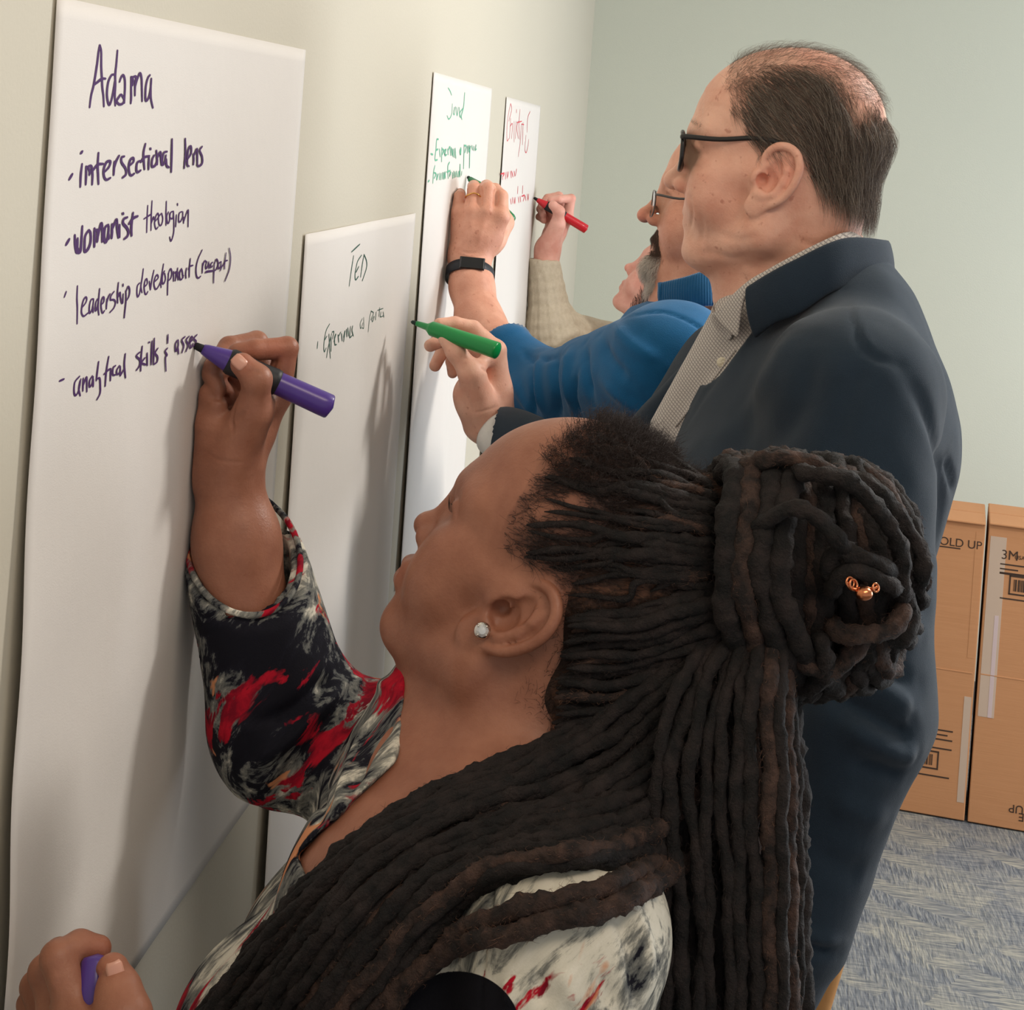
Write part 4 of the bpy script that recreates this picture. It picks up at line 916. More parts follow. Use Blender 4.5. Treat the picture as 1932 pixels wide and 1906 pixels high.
    for k in range(26):
        s0 = hl[int(k/25*(len(hl)-1))]
        for lev in range(2 if k % 3 != 1 else 1):
            f0 = (.04+.10*g.random()) if lev == 0 else (.38+.2*g.random()); st = s0+(hub-s0)*f0+g.normal(0, 7, 2)
            en = hub+np.array([g.uniform(-12, 8), (st[1]-hub[1])*.62+g.uniform(-10, 10)])
            if st[1] > 1180 and lev == 0: en = np.array([1350+g.uniform(-20, 40), 1190+(st[1]-1180)*.55])
            mid = (st+en)/2+g.normal(0, 13, 2); q1 = (st*2+en)/3+g.normal(0, 11, 2)
            px = catmull(np.array([st, q1, mid, en]), 7); pp = [surf(x, y, .0015+.006*i/len(px)) for i, (x, y) in enumerate(px)]
            pp = np.array([p for p in pp if p is not None])
            if len(pp) > 6: lock(pp, g.uniform(.0026, .0046), M_lock if g.random() < .8 else M_lockb, (.45, 1.25), lump=.2, fuzz=1.6); roots.append(pp)
    # short combed hair on the scalp
    Vh, Nh = S.V, S.N; pix = px_of(Vh); L = FW.l(Vh)
    poly = np.vstack([hl, [(1100, 1400), (1400, 1400), (1420, 780), (1250, 740)]])
    def inside(p, poly):
        x, y = p[:, 0], p[:, 1]; c = np.zeros(len(p), bool); j = len(poly)-1
        for i in range(len(poly)):
            xi, yi = poly[i]; xj, yj = poly[j]; c ^= ((yi > y) != (yj > y)) & (x < (xj-xi)*(y-yi)/(yj-yi+1e-9)+xi); j = i
        return c
    # the hair cap is mirrored through the head so the far side has hair too
    Lm = L.copy(); Lm[:, 1] = np.abs(Lm[:, 1]); pm = px_of(FW.w(Lm)); near = (Vh[:, 2] > NB[2]-.0)
    cap = inside(pm, poly) & near & (np.linalg.norm(Vh-W_t, axis=1) < .2)
    hubw = at(1352, 1075, 1.25); dirn = hubw-Vh; dirn -= Nh*(dirn*Nh).sum(1)[:, None]; dirn /= np.linalg.norm(dirn, axis=1)[:, None]+1e-9
    ang = np.arctan2(((Vh-hubw)@sd), ((Vh-hubw)@upv)); q = vnoise(np.stack([ang*.05, np.linalg.norm(Vh-hubw, axis=1)*.30, ang*0], 1), .011, 3)+.5*vnoise(Vh, .012, 4)
    topmask = (L[:, 2] > .115) | ((L[:, 0] < -.02) & (L[:, 2] < .045))
    dens = np.clip(.42+q*.9, 0, 1); dens[topmask] = np.maximum(dens[topmask], .85)
    # feathered hairline
    dist = np.min(np.linalg.norm(pm[:, None, :]-hl[None, ::6, :], axis=2), axis=1); dens = dens*np.clip(dist/45, .12, 1)
    idx = np.nonzero(cap)[0]; pick = g.choice(idx, 25000, p=(dens[idx]+.02)/(dens[idx]+.02).sum())
    m_ = len(pick); Lh = g.uniform(.006, .014, m_)[:, None]; p0 = Vh[pick]+g.normal(0, .0008, (m_, 3)); d = dirn[pick]; nn = Nh[pick]; j = g.normal(0, .35, (m_, 3))
    st = np.stack([p0, p0+nn*.0012+(d+j*.6)*Lh*.4, p0+nn*.0022+(d+j)*Lh*.75, p0+nn*.0022+(d*.8+j*1.5)*Lh], 1)
    hair_obj('scalp_hair', st, .00016, M_fuzz, body)
    ft = (L[:, 2] > .10) & (L[:, 0] > -.03) & cap; idx = np.nonzero(ft)[0]; pick = g.choice(idx, 5000); m_ = len(pick); p0 = Vh[pick]; nn = Nh[pick]; j = g.normal(0, .6, (m_, 3)); Lh = g.uniform(.006, .013, m_)[:, None]
    hair_obj('frizzy_hair', np.stack([p0, p0+(nn+j)*Lh*.5, p0+(nn+j*.2)*Lh*.8+g.normal(0, .002, (m_, 3)), p0+(nn+j*.5)*Lh+g.normal(0, .003, (m_, 3))], 1), .00011, M_fuzz, body)
    hubw = at(1352, 1075, 1.25); pick = g.integers(0, len(Vg), 16000); m_ = len(pick); d = hubw-Vg[pick]; nn = Ng[pick]; d -= nn*(d*nn).sum(1)[:, None]; d /= np.linalg.norm(d, axis=1)[:, None]+1e-9; j = g.normal(0, .4, (m_, 3)); Lh = g.uniform(.006, .013, m_)[:, None]; p0 = Vg[pick]
    hair_obj('swept_hair_strands', np.stack([p0, p0+nn*.0015+(d+j*.6)*Lh*.4, p0+nn*.0025+(d+j)*Lh*.75, p0+nn*.0025+(d*.8+j*1.4)*Lh], 1), .00015, M_fuzz, body)
    # scalp pigment under the hair
    a = np.array([.36, .36, .40])[None]; me = body.data; at_ = me.attributes['tint']; buf = np.empty(len(me.vertices)*4, np.float32); at_.data.foreach_get('color', buf); buf = buf.reshape(-1, 4)
    f = (cap*np.clip(dens*1.05+.12, 0, 1))[:, None]; buf[:len(Vh), :3] = buf[:len(Vh), :3]*(1-f)+buf[:len(Vh), :3]*a*f; at_.data.foreach_set('color', buf.ravel())
    # --- hanging locks, nearest the camera
    for k in range(27):
        x0 = 1210+k*10.9+g.uniform(-5, 5); y0 = 1290+g.uniform(-30, 40)+(17-k)*2*(k < 17); xe = 1262+k*9.1+g.uniform(-6, 6); Y = 1.13+.05*((k*7) % 3)/2
        lock(pxY([(1340+k*5.6, 1200, Y+.05), (x0+(1475-x0)*.25, y0, Y+.02), ((x0+xe)/2+g.uniform(-6, 6), 1480, Y), (xe+g.uniform(-5, 5), 1700, Y-.01), (xe+g.uniform(-4, 4), 1990, Y-.02)]), g.uniform(.0040, .0060), M_lockb if (k > 18 and k % 2) else M_lock, (1.05, .9))
    for k in range(16):
        x0 = 1290+k*14; lock(pxY([(1330+k*9, 1200, 1.24), (x0, 1400, 1.2), (x0+8, 1650, 1.19), (x0+14, 1990, 1.18)]), .008, M_lock, fuzz=.3)
    # --- locks drawn forward over the near shoulder
    top = catmull(np.array([(1330, 1190), (1190, 1290), (1080, 1370), (980, 1425), (880, 1462), (790, 1510), (700, 1565), (618, 1625), (542, 1705), (455, 1808), (372, 1912), (310, 1990)], float), 4)
    bot = catmull(np.array([(1420, 1330), (1400, 1450), (1330, 1560), (1230, 1615), (1130, 1630), (1030, 1632), (930, 1660), (850, 1720), (790, 1790), (730, 1860), (690, 1920), (650, 1990)], float), 4)
    tt = np.linspace(0, 1, 40); rs = lambda C_: np.stack([np.interp(tt, np.linspace(0, 1, len(C_)), C_[:, i]) for i in (0, 1)], 1); top, bot = rs(top), rs(bot)
    def over(pix, lift, r):
        zs = []
        for x, y in pix:
            h = hit(x, min(y, 1935)); zs.append(h[1] if h is not None else np.nan)
        zs = np.array(zs); ok = ~np.isnan(zs)
        if ok.sum() < 3: zs[:] = 1.15
        else: zs = np.interp(np.arange(len(zs)), np.nonzero(ok)[0], zs[ok])
        for _ in range(10): zs[1:-1] = np.minimum(zs[1:-1], .25*zs[:-2]+.5*zs[1:-1]+.25*zs[2:])
        return np.array([at(x, y, z-r*1.1-lift) for (x, y), z in zip(pix, zs)])
    N = 38
    for k in range(N):
        f = (k+.5)/N+g.uniform(-.014, .014); pix = top*(1-f)+bot*f; ph = g.uniform(0, 6.28, 3)
        pix = pix+np.stack([7*np.sin(tt*7+ph[0]), 10*np.sin(tt*6+ph[1])+4*np.sin(tt*17+ph[2])], 1)*np.clip(tt*3, 0, 1)[:, None]
        pix = pix[int(g.integers(0, 4)):]; r = g.uniform(.0044, .0062)
        lock(over(pix, .001+.011*((k*5) % 4)/3, r), r, M_lockb if k % 9 == 4 else M_lock, (1, .85), lump=.22)
    for k in range(18):  # a lower layer that closes the gaps
        f = (k+.5)/18; pix = (top*(1-f)+bot*f)[:30+k % 5]; lock(over(pix, -.003, .007), .0068, M_lock, lump=.2, fuzz=.4)
    for l in ([(1330, 1560), (1255, 1620), (1160, 1668), (1050, 1700), (950, 1722), (860, 1765), (800, 1830), (740, 1870), (690, 1925)], [(1360, 1580), (1240, 1660), (1200, 1690), (1100, 1725), (980, 1755), (900, 1775), (830, 1800), (760, 1865), (700, 1950)]):
        pix = catmull(np.array(l, float), 5); lock(over(pix, .004, .007), .0070, M_lockb, (1, .9), lump=.24, fuzz=1.5)
    for k in range(26):  # from behind the ear and the nape, swept up and back to the tie
        f = k/25; st = np.array([1072-34*f+g.uniform(-6, 16), 1165+225*f]); en = np.array([1375+40*f+g.uniform(-10, 20), 1105+150*f+g.uniform(-12, 12)]); mid = (st+en)/2+np.array([g.uniform(-15, 15), 18+22*f+g.uniform(-8, 8)])
        pix = catmull(np.array([st, mid, en]), 9); lock(over(pix, .000+.004*(k % 3), .005), g.uniform(.0040, .0058), M_lockb if k % 7 == 3 else M_lock, (.5, 1.2), lump=.2, fuzz=1.6)
    for k in range(12):
        st = np.array([1120+k*17, 1395-k*6+g.uniform(-10, 10)]); en = np.array([1400+k*6, 1210+k*5]); mid = (st+en)/2+[g.uniform(-10, 20), 20]
        pix = catmull(np.array([st, mid, en]), 9); lock(over(pix, .006, .005), g.uniform(.0045, .006), M_lock, (.8, 1.1), lump=.2)
    hair_obj('lock_fuzz', np.concatenate(fz), .00012, M_fuzz, body); hair_obj('lock_fuzz', np.concatenate(fzb), .00012, M_fuzzb, body)
    # eyelashes and brow
    e0 = FW.w((.090, .030, .024)); ls = []
    for s_ in (1, -1):
        for k in range(16):
            a_ = (k/15-.5); b_ = np.array([.087-.006*abs(a_)*2, s_*(.030+.022*a_), .024-.004*abs(a_)]); ls.append([FW.w(b_), FW.w(b_+[.006, s_*.002*a_, -.001]), FW.w(b_+[.010, s_*.005*a_, .004])])
    hair_obj('eyelashes', np.array(ls), .00022, plain('lash_black', (14, 12, 12)), body)
    br = []
    for s_ in (-1,):
        for k in range(120):
            y = g.uniform(.014, .050); b_ = np.array([.099-(y/.05)**2*.018, s_*y, .043+.006*math.sin(y*60)+g.normal(0, .0018)]); b_ = b_*[.97, 1, 1]; br.append([FW.w(b_), FW.w(b_+[.001, s_*.004, .002]), FW.w(b_+[-.001, s_*.008, .001])])
    hair_obj('eyebrows', np.array(br), .0002, M_fuzz, body)
hair_woman()

# stud earring and hair cuff
def gem(name, c, nrm, r, mat, parent):
    n = np.array(nrm); n = n/np.linalg.norm(n); a = np.cross(n, [0, 0, 1.]); a /= np.linalg.norm(a); b = np.cross(n, a); V = []
    for rr, h, off in ((.55, .9, .39), (1.0, .45, 0), (.9, .1, .39)):
        V += [np.array(c)+n*h*r+(a*math.cos(t+off)+b*math.sin(t+off))*r*rr for t in np.linspace(0, 6.283, 9)[:-1]]
    Fq = [tuple(range(8))]
    for l in (0, 1):
        for i in range(8): j = (i+1) % 8; Fq += [(l*8+i, (l+1)*8+i, (l+1)*8+j), (l*8+i, (l+1)*8+j, l*8+j)]
    return mesh_obj(name, V, Fq, mat, parent, smooth=False)
M_silver = plain('silver', (215, 212, 205), .18, .6, 1.0); M_gold = plain('gold', (222, 170, 96), .22, .6, 1.0); M_copper = plain('copper', (206, 128, 88), .25, .6, 1.0)
M_stone = NT('clear_stone', .04, .9).color((235, 238, 240)).m; M_stone.node_tree.nodes['Principled BSDF'].inputs['Transmission Weight'].default_value = .5; M_stone.node_tree.nodes['Principled BSDF'].inputs['IOR'].default_value = 2.0
eh = PW_[2].hit(910, 1190); en = _n2cam(eh)
er = empty('stud_earring', eh, 'clear stone stud earring in the lobe of the ear of the woman in front', 'earring')
c_ = eh+en*.001; a_ = np.cross(en, [0, 0, 1.]); a_ /= np.linalg.norm(a_); b_ = np.cross(en, a_)
tube_obj('setting', [c_, c_+en*.0012, c_+en*.0030], [.0058, .0062, .0056], M_silver, er, n=20)
gem('stone', c_+en*.0022, en, .0047, M_stone, er)
for k in range(4):
    t = .785+k*math.pi/2; q = c_+(a_*math.cos(t)+b_*math.sin(t))*.0050; tube_obj('prong', [q, q+en*.0045, q+en*.0058-(a_*math.cos(t)+b_*math.sin(t))*.0012], .0008, M_silver, er, n=6)
hc = empty('hair_cuff', at(1625, 1112, 1.155), 'copper coloured coiled hair cuff with a bead pushed into the bun', 'hair ornament')
def ring(name, c, n, R, r, mat, parent, seg=28, stretch=1.0):
    n = np.array(n, float); n /= np.linalg.norm(n); a = np.cross(n, [0, 0, 1.]); a /= np.linalg.norm(a); b = np.cross(n, a)
    P = [np.array(c)+(a*math.cos(t)*stretch+b*math.sin(t))*R for t in np.linspace(0, 6.2832, seg+1)[:-1]]; V, Fq = tube(P, r, n=8, closed=True, cap=False)
    return mesh_obj(name, V, Fq, mat, parent)
tube_obj('coil', np.array([at(*q) for q in catmull(np.array([(1598, 1098, 1.152), (1605, 1110, 1.15), (1618, 1112, 1.15), (1632, 1110, 1.15), (1645, 1112, 1.152), (1656, 1106, 1.155)]), 5)]), .0015, M_copper, hc, n=8)
for px, py in ((1604, 1099), (1610, 1103)): ring('coil', at(px, py, 1.15), (.6, -.7, .3), .0034, .0009, M_copper, hc)
ring('coil', at(1652, 1109, 1.152), (.6, -.7, .3), .0028, .0008, M_copper, hc)
V, Q = (lambda v: (v.ell(at(1630, 1120, 1.148), (.0060, .0055, .0048), 0), v.mesh())[1])(Vol(at(1630, 1120, 1.148)-.01, at(1630, 1120, 1.148)+.01, .0007)); mesh_obj('bead', V, Q, M_copper, hc)

# purple marker in the writing hand and its cap in the other hand
M_pur = plain('purple_plastic', (74, 48, 132), .28, .5); M_blk = plain('black_grip', (22, 22, 26), .5, .4); M_nib = plain('black_nib', (18, 16, 22), .7)
tip = wall_at(366, 651, .002); tail = at(623, 768, 1.372); L_ = np.linalg.norm(tail-tip); k_ = L_/.134
mk = marker('marker', tip, tail, .01, None, 'purple marker with a black grip writing on the nearest sheet', [
    ('nib', M_nib, [(0, .0016), (.0015, .0030), (.006, .0034), (.0095*k_, .0038)]),
    ('barrel', M_pur, [(.0085*k_, .0042), (.012*k_, .0052), (.032*k_, .0092), (.036*k_, .0100), (.085*k_, .0098), (.125*k_, .0104), (.1325*k_, .0104), (.134*k_, .0096)]),
    ('grip', M_blk, [(.033*k_, .0100), (.036*k_, .0112), (.060*k_, .0104), (.078*k_, .0112), (.082*k_, .0106)])])
cp = empty('marker_cover', at(176, 1860, .935), 'purple marker cap held between finger and thumb at the lower edge', 'marker cap')
q0, q1 = at(184, 1808, .942), at(172, 1930, .926)
tube_obj('cap', [q0, q0+(q1-q0)*.06, q0+(q1-q0)*.5, q1], [.0080, .0092, .0098, .0098], M_pur, cp, n=24)

# ------------------------------------------------------------------ shared: grown hair, spectacles
def grow(tree, p0, dirf, length, k, lift, g, jit=.25, fall=0.0):
    """strands that follow a surface: lift (per strand) is how far they stand off"""
    m_ = len(p0); P = p0.copy(); out = [P.copy()]; j = g.normal(0, jit, (m_, 3)); step = length/(k-1)
    for i in range(1, k):
        Q = P+(dirf(P)+j+np.array([0, 0, -fall*i/k]))*step[:, None]; R_ = np.empty_like(Q)
        for a in range(m_):
            h = tree.find_nearest(Vector(Q[a])); hp = np.array(h[0]); n = np.array(h[1])
            R_[a] = hp+n*lift[a]*min(1, i/(k-1)*1.6)
        P = R_; out.append(P.copy())
    return np.stack(out, 1)
def glasses(fr, root_args, frame_mat, lens_mat, arm_end, w=.026, h=.019, cx=.033, z=.020, x=.104, r=.0013, wrap=.010, arm_y=.072, rimless=False, square=.35):
    root = empty(*root_args)
    for s in (1, -1):
        P = []
        for t in np.linspace(0, 6.2832, 41)[:-1]:
            c_, s_ = math.cos(t), math.sin(t); k = (abs(c_)**(2/(1-square+1.2))+0)**1; 
            yy = w*math.copysign(abs(c_)**.75, c_); zz = h*math.copysign(abs(s_)**.75, s_)-(.002 if s_ < 0 else 0)
            P.append(fr.w((x-wrap*((cx+yy*1.0)/.06)**2, s*(cx+yy), z+zz)))
        if not rimless or True:
            V, Fq = tube(P, r, n=8, closed=True, cap=False); mesh_obj('rim', V, Fq, frame_mat, root)
        ctr = np.mean(P, 0); V = np.vstack([P, ctr]); V2 = V-fr.M[:, 0]*.0014; n = len(P)
        Fq = [(i, (i+1) % n, n) for i in range(n)]+[((i+1) % n+n+1, i+n+1, 2*n+1) for i in range(n)]+[(i, i+n+1, (i+1) % n+n+1, (i+1) % n) for i in range(n)]
        mesh_obj('lens', np.vstack([V, V2]), Fq, lens_mat, root, smooth=False)
        hy = cx+w; ex, ey, ez = arm_end
        a = [fr.w((x-wrap*(hy/.06)**2+.001, s*hy, z+h*.62)), fr.w((x-.012, s*(hy+.006), z+h*.66)), fr.w((x-.05, s*(arm_y-.002), z+h*.62)), fr.w((ex+.02, s*arm_y, ez+.004)), fr.w((ex-.004, s*(ey), ez+.001)), fr.w((ex-.020, s*(ey+.001), ez-.014)), fr.w((ex-.028, s*(ey+.0), ez-.034))]
        a = catmull(np.array(a), 5); tube_obj('temple', a, np.linspace(min(r, .0013)*1.15, min(r, .0013)*.95, len(a)), frame_mat, root, n=8, flat=1.9, fdir=fr.M[:, 2])
        tube_obj('nose_pad', [fr.w((x-.006, s*.010, z-.004)), fr.w((x-.010, s*.0095, z-.009))], .002, lens_mat, root, n=8)
    b = [fr.w((x-.001, y, z+.006+.002*math.cos(y*150))) for y in np.linspace(-.0085, .0085, 7)]; tube_obj('bridge', b, r*1.1, frame_mat, root, n=8)
    return root
M_lens = NT('spectacle_lens', .02, .8).color((236, 244, 240)).m; M_lens.node_tree.nodes['Principled BSDF'].inputs['Transmission Weight'].default_value = 1.0; M_lens.node_tree.nodes['Principled BSDF'].inputs['IOR'].default_value = 1.12
def part_band(name, bot, top, thick, mat, parent, bulge=.004, n=8, seg=6, rib=0):
    """a cloth band between two 3D lines, thickened"""
    A_ = catmull(np.array(bot), n); B_ = catmull(np.array(top), n); m_ = len(A_); ctr = (A_.mean(0)+B_.mean(0))/2; V = []
    for i in range(m_):
        for j in range(seg+1):
            t = j/seg; p = A_[i]*(1-t)+B_[i]*t; o = p-ctr; o[2] = 0; o /= np.linalg.norm(o)+1e-9
            V.append(p+o*(bulge*math.sin(math.pi*t)+(rib*math.cos(i*math.pi) if rib else 0)))
    Fq = [(i*(seg+1)+j, i*(seg+1)+j+1, (i+1)*(seg+1)+j+1, (i+1)*(seg+1)+j) for i in range(m_-1) for j in range(seg)]
    o = mesh_obj(name, V, Fq, mat, parent); s = o.modifiers.new('thickness', 'SOLIDIFY'); s.thickness = thick; s.offset = 0
    b = o.modifiers.new('soft', 'SUBSURF'); b.levels = 1; b.render_levels = 1
    return o

# ------------------------------------------------------------------ the man in the navy pullover
M_skinM = skin_mat('fair_ruddy_skin', (232, 182, 160), (218, 160, 138), (172, 104, 84), .5, .14, .0007)
F1 = euler_frame((-.984, .179, .002), (.013, .059, .998), np.array([.489, 1.818, 1.654]))
NB1 = at(1492, 545, 1.83); SL1 = at(1612, 742, 1.62); SR1 = at(1400, 700, 2.03)
EL1 = at(1622, 1340, 1.53); WR1 = at(1470, 1850, 1.50); ER1 = at(1190, 960, 2.00); HW1 = (930, 800, 2.20)
def torso_1(V, o=0.):
    V.fr = WORLD; mid = (SL1+SR1)/2
    V.cone(SL1+[0, .05, -.02], SR1+[0, -.05, -.02], .075+o, .075+o, .04)
    V.cone(NB1+[.012, 0, .03], mid+[.02, 0, -.02], .078+o, .115+o, .05)
    V.ell(at(1612, 720, 1.78), (.075+o, .12+o, .12+o), .06); V.cone(at(1570, 850, 1.83), at(1530, 1140, 1.83), .135+o, .115+o, .05)
    for dy in (-.10, 0, .10):
        V.cone(mid+[.0, dy, -.13], mid+[-.085, dy*.75, -.60], .125+o, .105+o, .05)
def build_man1():
    root = empty('person', (.50, 1.82, 0), 'balding person with dark glasses and navy quarter-zip pullover, holding a green marker', 'person')
    V = Vol(F1.t-[.19, .17, .22], F1.t+[.19, .16, .18], .0019)
    head_sdf(V, F1, dict(nose=.003, chin=-.003, fat=.002, jaw=1.05, lip=.6, lipx=-.004, occ=.004))
    ear_sdf(V, F1, 1, c=(-.002, .0700, -.004), tilt=.36, sz=1.16, flare=.18, n0=.005)
    ear_sdf(V, F1, -1, c=(-.008, .071, -.002), tilt=.22, sz=1.12, flare=.5)
    V.fr = WORLD
    V.cone(F1.w((-.034, 0, -.03)), NB1, .060, .066, .02); V.cone(F1.w((.030, 0, -.078)), NB1+[-.035, .0, -.0], .032, .050, .035)
    V.cone(NB1, NB1+[0, 0, -.1], .062, .070, .02)
    V0, Q0 = V.mesh(); S = Skin(V0, Q0)
    for st, w_, a in (([(1300, 375), (1306, 405), (1300, 440)], .003, -.0016), ([(1318, 395), (1326, 430), (1322, 470)], .004, -.0016), ([(1288, 368), (1300, 372), (1306, 380)], .003, -.001),
                      ([(1345, 440), (1400, 452), (1440, 440)], .005, -.0012), ([(1310, 480), (1345, 478), (1385, 488), (1430, 478)], .006, -.0018), ([(1395, 500), (1420, 520), (1440, 545)], .006, .0016),
                      ([(1300, 180), (1340, 172), (1380, 178)], .003, -.0006), ([(1296, 205), (1335, 198), (1370, 204)], .003, -.0006), ([(1308, 290), (1325, 288), (1340, 296)], .0025, -.001), ([(1305, 310), (1325, 318), (1345, 312)], .003, -.0010),
                      ([(1500, 450), (1540, 462), (1590, 440)], .004, -.001), ([(1510, 470), (1550, 480), (1600, 455)], .004, .001)):
        S.press(st, w_, a)
    S.fin()
    J = dict(w=HW1, i=[(934, 662, 2.195), (893, 620, 2.195), (858, 611, 2.185), (829, 612, 2.175)],
             m=[(932, 680, 2.215), (886, 645, 2.225), (845, 637, 2.215), (812, 652, 2.195)],
             r=[(926, 700, 2.230), (872, 662, 2.245), (836, 660, 2.235), (821, 690, 2.215)],
             p=[(916, 722, 2.240), (876, 690, 2.255), (852, 682, 2.250), (854, 704, 2.235)],
             t=[(905, 765, 2.170), (890, 705, 2.150), (860, 664, 2.148), (842, 638, 2.150)])
    H = Vol(at(880, 700, 2.2)-[.075, .09, .13], at(880, 700, 2.2)+[.10, .09, .10], .0015)
    hand_sdf(H, J, 1.10, 1.1)
    H.fr = WORLD; H.cone(at(*HW1), at(985, 870, 2.15), .028, .032, .02); H.cone(at(930, 690, 2.205), at(935, 760, 2.2), .016, .018, .012); H.ell(at(884, 745, 2.175), (.018, .018, .026), .015); H.cone(at(884, 745, 2.175), at(905, 800, 2.19), .016, .022, .015)
    VH, QH = H.mesh(); A = Skin(VH, QH)
    for st, w_, a in (([(880, 735), (885, 760), (895, 785)], .0025, -.0012), ([(905, 690), (915, 700), (930, 700)], .0025, -.0012), ([(868, 668), (876, 676), (884, 676)], .002, -.0008), ([(890, 780), (915, 775), (945, 765)], .002, -.0008)): A.press(st, w_, a)
    A.fin()
    B = Vol(np.array([.10, 1.36, .70]), np.array([.80, 2.25, 1.62]), .008); torso_1(B, -.006)
    B.cone(SL1, EL1, .055, .045, .03); B.cone(EL1, WR1, .044, .030, .02); B.cone(SR1, ER1, .05, .04, .03); B.cone(ER1, at(990, 875, 2.15), .038, .03, .02)
    B.cone(WR1, at(1420, 2010, 1.50), .03, .028, .02)
    VB, QB = B.mesh(); VB = VB-normals(VB, QB)*.004
    Vall, Qall = join([(S.V, Q0), (A.V, QH), (VB, QB)]); T = tint(len(Vall))
    for q, r_, c_, s_ in (((1470, 330, 1.74), .022, (1.02, .86, .86), .8), ((1262, 352, 1.80), .02, (1.02, .80, .80), .8), ((1340, 350, 1.75), .03, (1.0, .86, .85), .6), ((1283, 410, 1.80), .008, (.9, .68, .68), .7), ((1560, 150, 1.80), .05, (.95, .86, .85), .6), ((1560, 430, 1.80), .05, (1.02, .88, .82), .6)):
        paint(T, Vall, at(*q), r_, c_, s_)
    body = mesh_obj('body', Vall, Qall, M_skinM, root, attrs=dict(tint=T))
    # far eye and near eye
    ew = plain('eye_white', (225, 215, 205), .2, .6)
    # --- hair
    tree = BVHTree.FromPolygons([Vector(v) for v in S.V], S.Q.tolist()); g = np.random.default_rng(21)
    L = F1.l(S.V); Lm = L.copy(); Lm[:, 1] = np.abs(Lm[:, 1]); pm = px_of(F1.w(Lm))
    up = (L[:, 2] > -.055) & (L[:, 0] < .075)
    def poly_in(p, poly):
        x, y = p[:, 0], p[:, 1]; c = np.zeros(len(p), bool); j = len(poly)-1
        for i in range(len(poly)):
            xi, yi = poly[i]; xj, yj = poly[j]; c ^= ((yi > y) != (yj > y)) & (x < (xj-xi)*(y-yi)/(yj-yi+1e-9)+xi); j = i
        return c
    dense = poly_in(pm, [(1408, 265), (1395, 215), (1400, 165), (1440, 135), (1490, 122), (1545, 140), (1585, 190), (1612, 235), (1640, 222), (1720, 215), (1720, 372), (1640, 380), (1606, 378), (1560, 352), (1522, 330), (1512, 285), (1495, 262), (1462, 262)]) & up
    earm = np.linalg.norm(Lm-np.array([-.012, .086, .0]), axis=1) < .036; dense &= ~(earm & (Lm[:, 1] > .078))
    dirs = lambda P: (lambda d: d/np.linalg.norm(d, axis=1)[:, None])(np.outer(np.ones(len(P)), F1.M@np.array([-.62, 0, -.60]))+np.outer(np.clip((-F1.l(P)[:, 0]-.03)/.06, 0, 1), F1.M@np.array([.35, 0, -.9])))
    idx = np.nonzero(dense)[0]; n_ = 13000; pick = g.choice(idx, n_); p0 = S.V[pick]+g.normal(0, .0008, (n_, 3))
    Lp = F1.l(p0); ln = np.clip(.030+.016*g.random(n_), .02, .06)*np.clip(.5+(Lp[:, 2]+.06)/.08, .35, 1); bk = np.clip((-Lp[:, 0]-.01)/.07, 0, 1)
    lift = (.003+.009*bk)*g.uniform(.2, 1.25, n_)
    clump = vnoise(p0, .012, 9)[:, None]*np.array([[.2, .2, .1]])
    hs = grow(tree, p0, dirs, ln, 6, lift, g, .16); hs[:, 2:] += (clump[:, None]*.010*np.linspace(0, 1, 4)[None, :, None])
    mixg = g.random(n_)
    Mh = [hair_mat('grey_brown_hair', (98, 84, 74), (136, 120, 106), .5), plain('grey_hair', (158, 146, 134), .45, .4), plain('dark_brown_hair', (68, 57, 50), .5, .4)]
    for q_, (a_, b_) in enumerate(((0, .5), (.5, .68), (.68, 1.01))): hair_obj('head_hair', hs[(mixg >= a_) & (mixg < b_)], .00013, Mh[q_], body)
    thin = up & (L[:, 2] > .085) & ~dense & (L[:, 0] < .060); idx = np.nonzero(thin)[0]; n_ = 2400; pick = g.choice(idx, n_); p0 = S.V[pick]
    d2 = lambda P: np.outer(np.ones(len(P)), F1.M@np.array([-.8, -.25, .0])); hs = grow(tree, p0, d2, g.uniform(.015, .04, n_), 6, g.uniform(.001, .010, n_), g, .35); hair_obj('thin_hair', hs, .00008, Mh[0], body)
    tp = up & (pm[:, 1] > 120) & (pm[:, 0] > 1375) & (pm[:, 0] < 1660) & (L[:, 2] > .06) & ~dense; idx = np.nonzero(tp)[0]
    # soft edge: shorter sparse hair just outside the dense region
    dd = np.min(np.linalg.norm(pm[idx][:, None]-pm[np.nonzero(dense)[0]][None, ::60], axis=2), axis=1); pr = np.exp(-(dd/24)**2)+.03; n_ = 2600; pick = g.choice(idx, n_, p=pr/pr.sum()); p0 = S.V[pick]
    hs = grow(tree, p0, dirs, g.uniform(.012, .03, n_), 5, g.uniform(.0005, .003, n_), g, .25); hair_obj('thin_hair', hs, .00008, Mh[0], body)
    n_ = 140; y = g.uniform(.014, .05, n_); sg = np.where(g.random(n_) < .5, 1, -1); b0 = np.stack([.099-(y/.05)**2*.020, sg*y, .044+.005*np.sin(y*60)+g.normal(0, .002, n_)], 1)
    hair_obj('eyebrows', np.stack([[F1.w(b), F1.w(b+[.002, 0, .003]), F1.w(b+[-.001, .006*s_, .004])] for b, s_ in zip(b0, sg)]), .0001, Mh[1], body)
    return root, body, S, A
PM1 = build_man1()
M_navy = fabric('navy_knit', (36, 49, 62), 1500, .9, .0011, .12); M_navyc = fabric('navy_collar_rib', (33, 45, 58), 1100, .9, .001, .1)
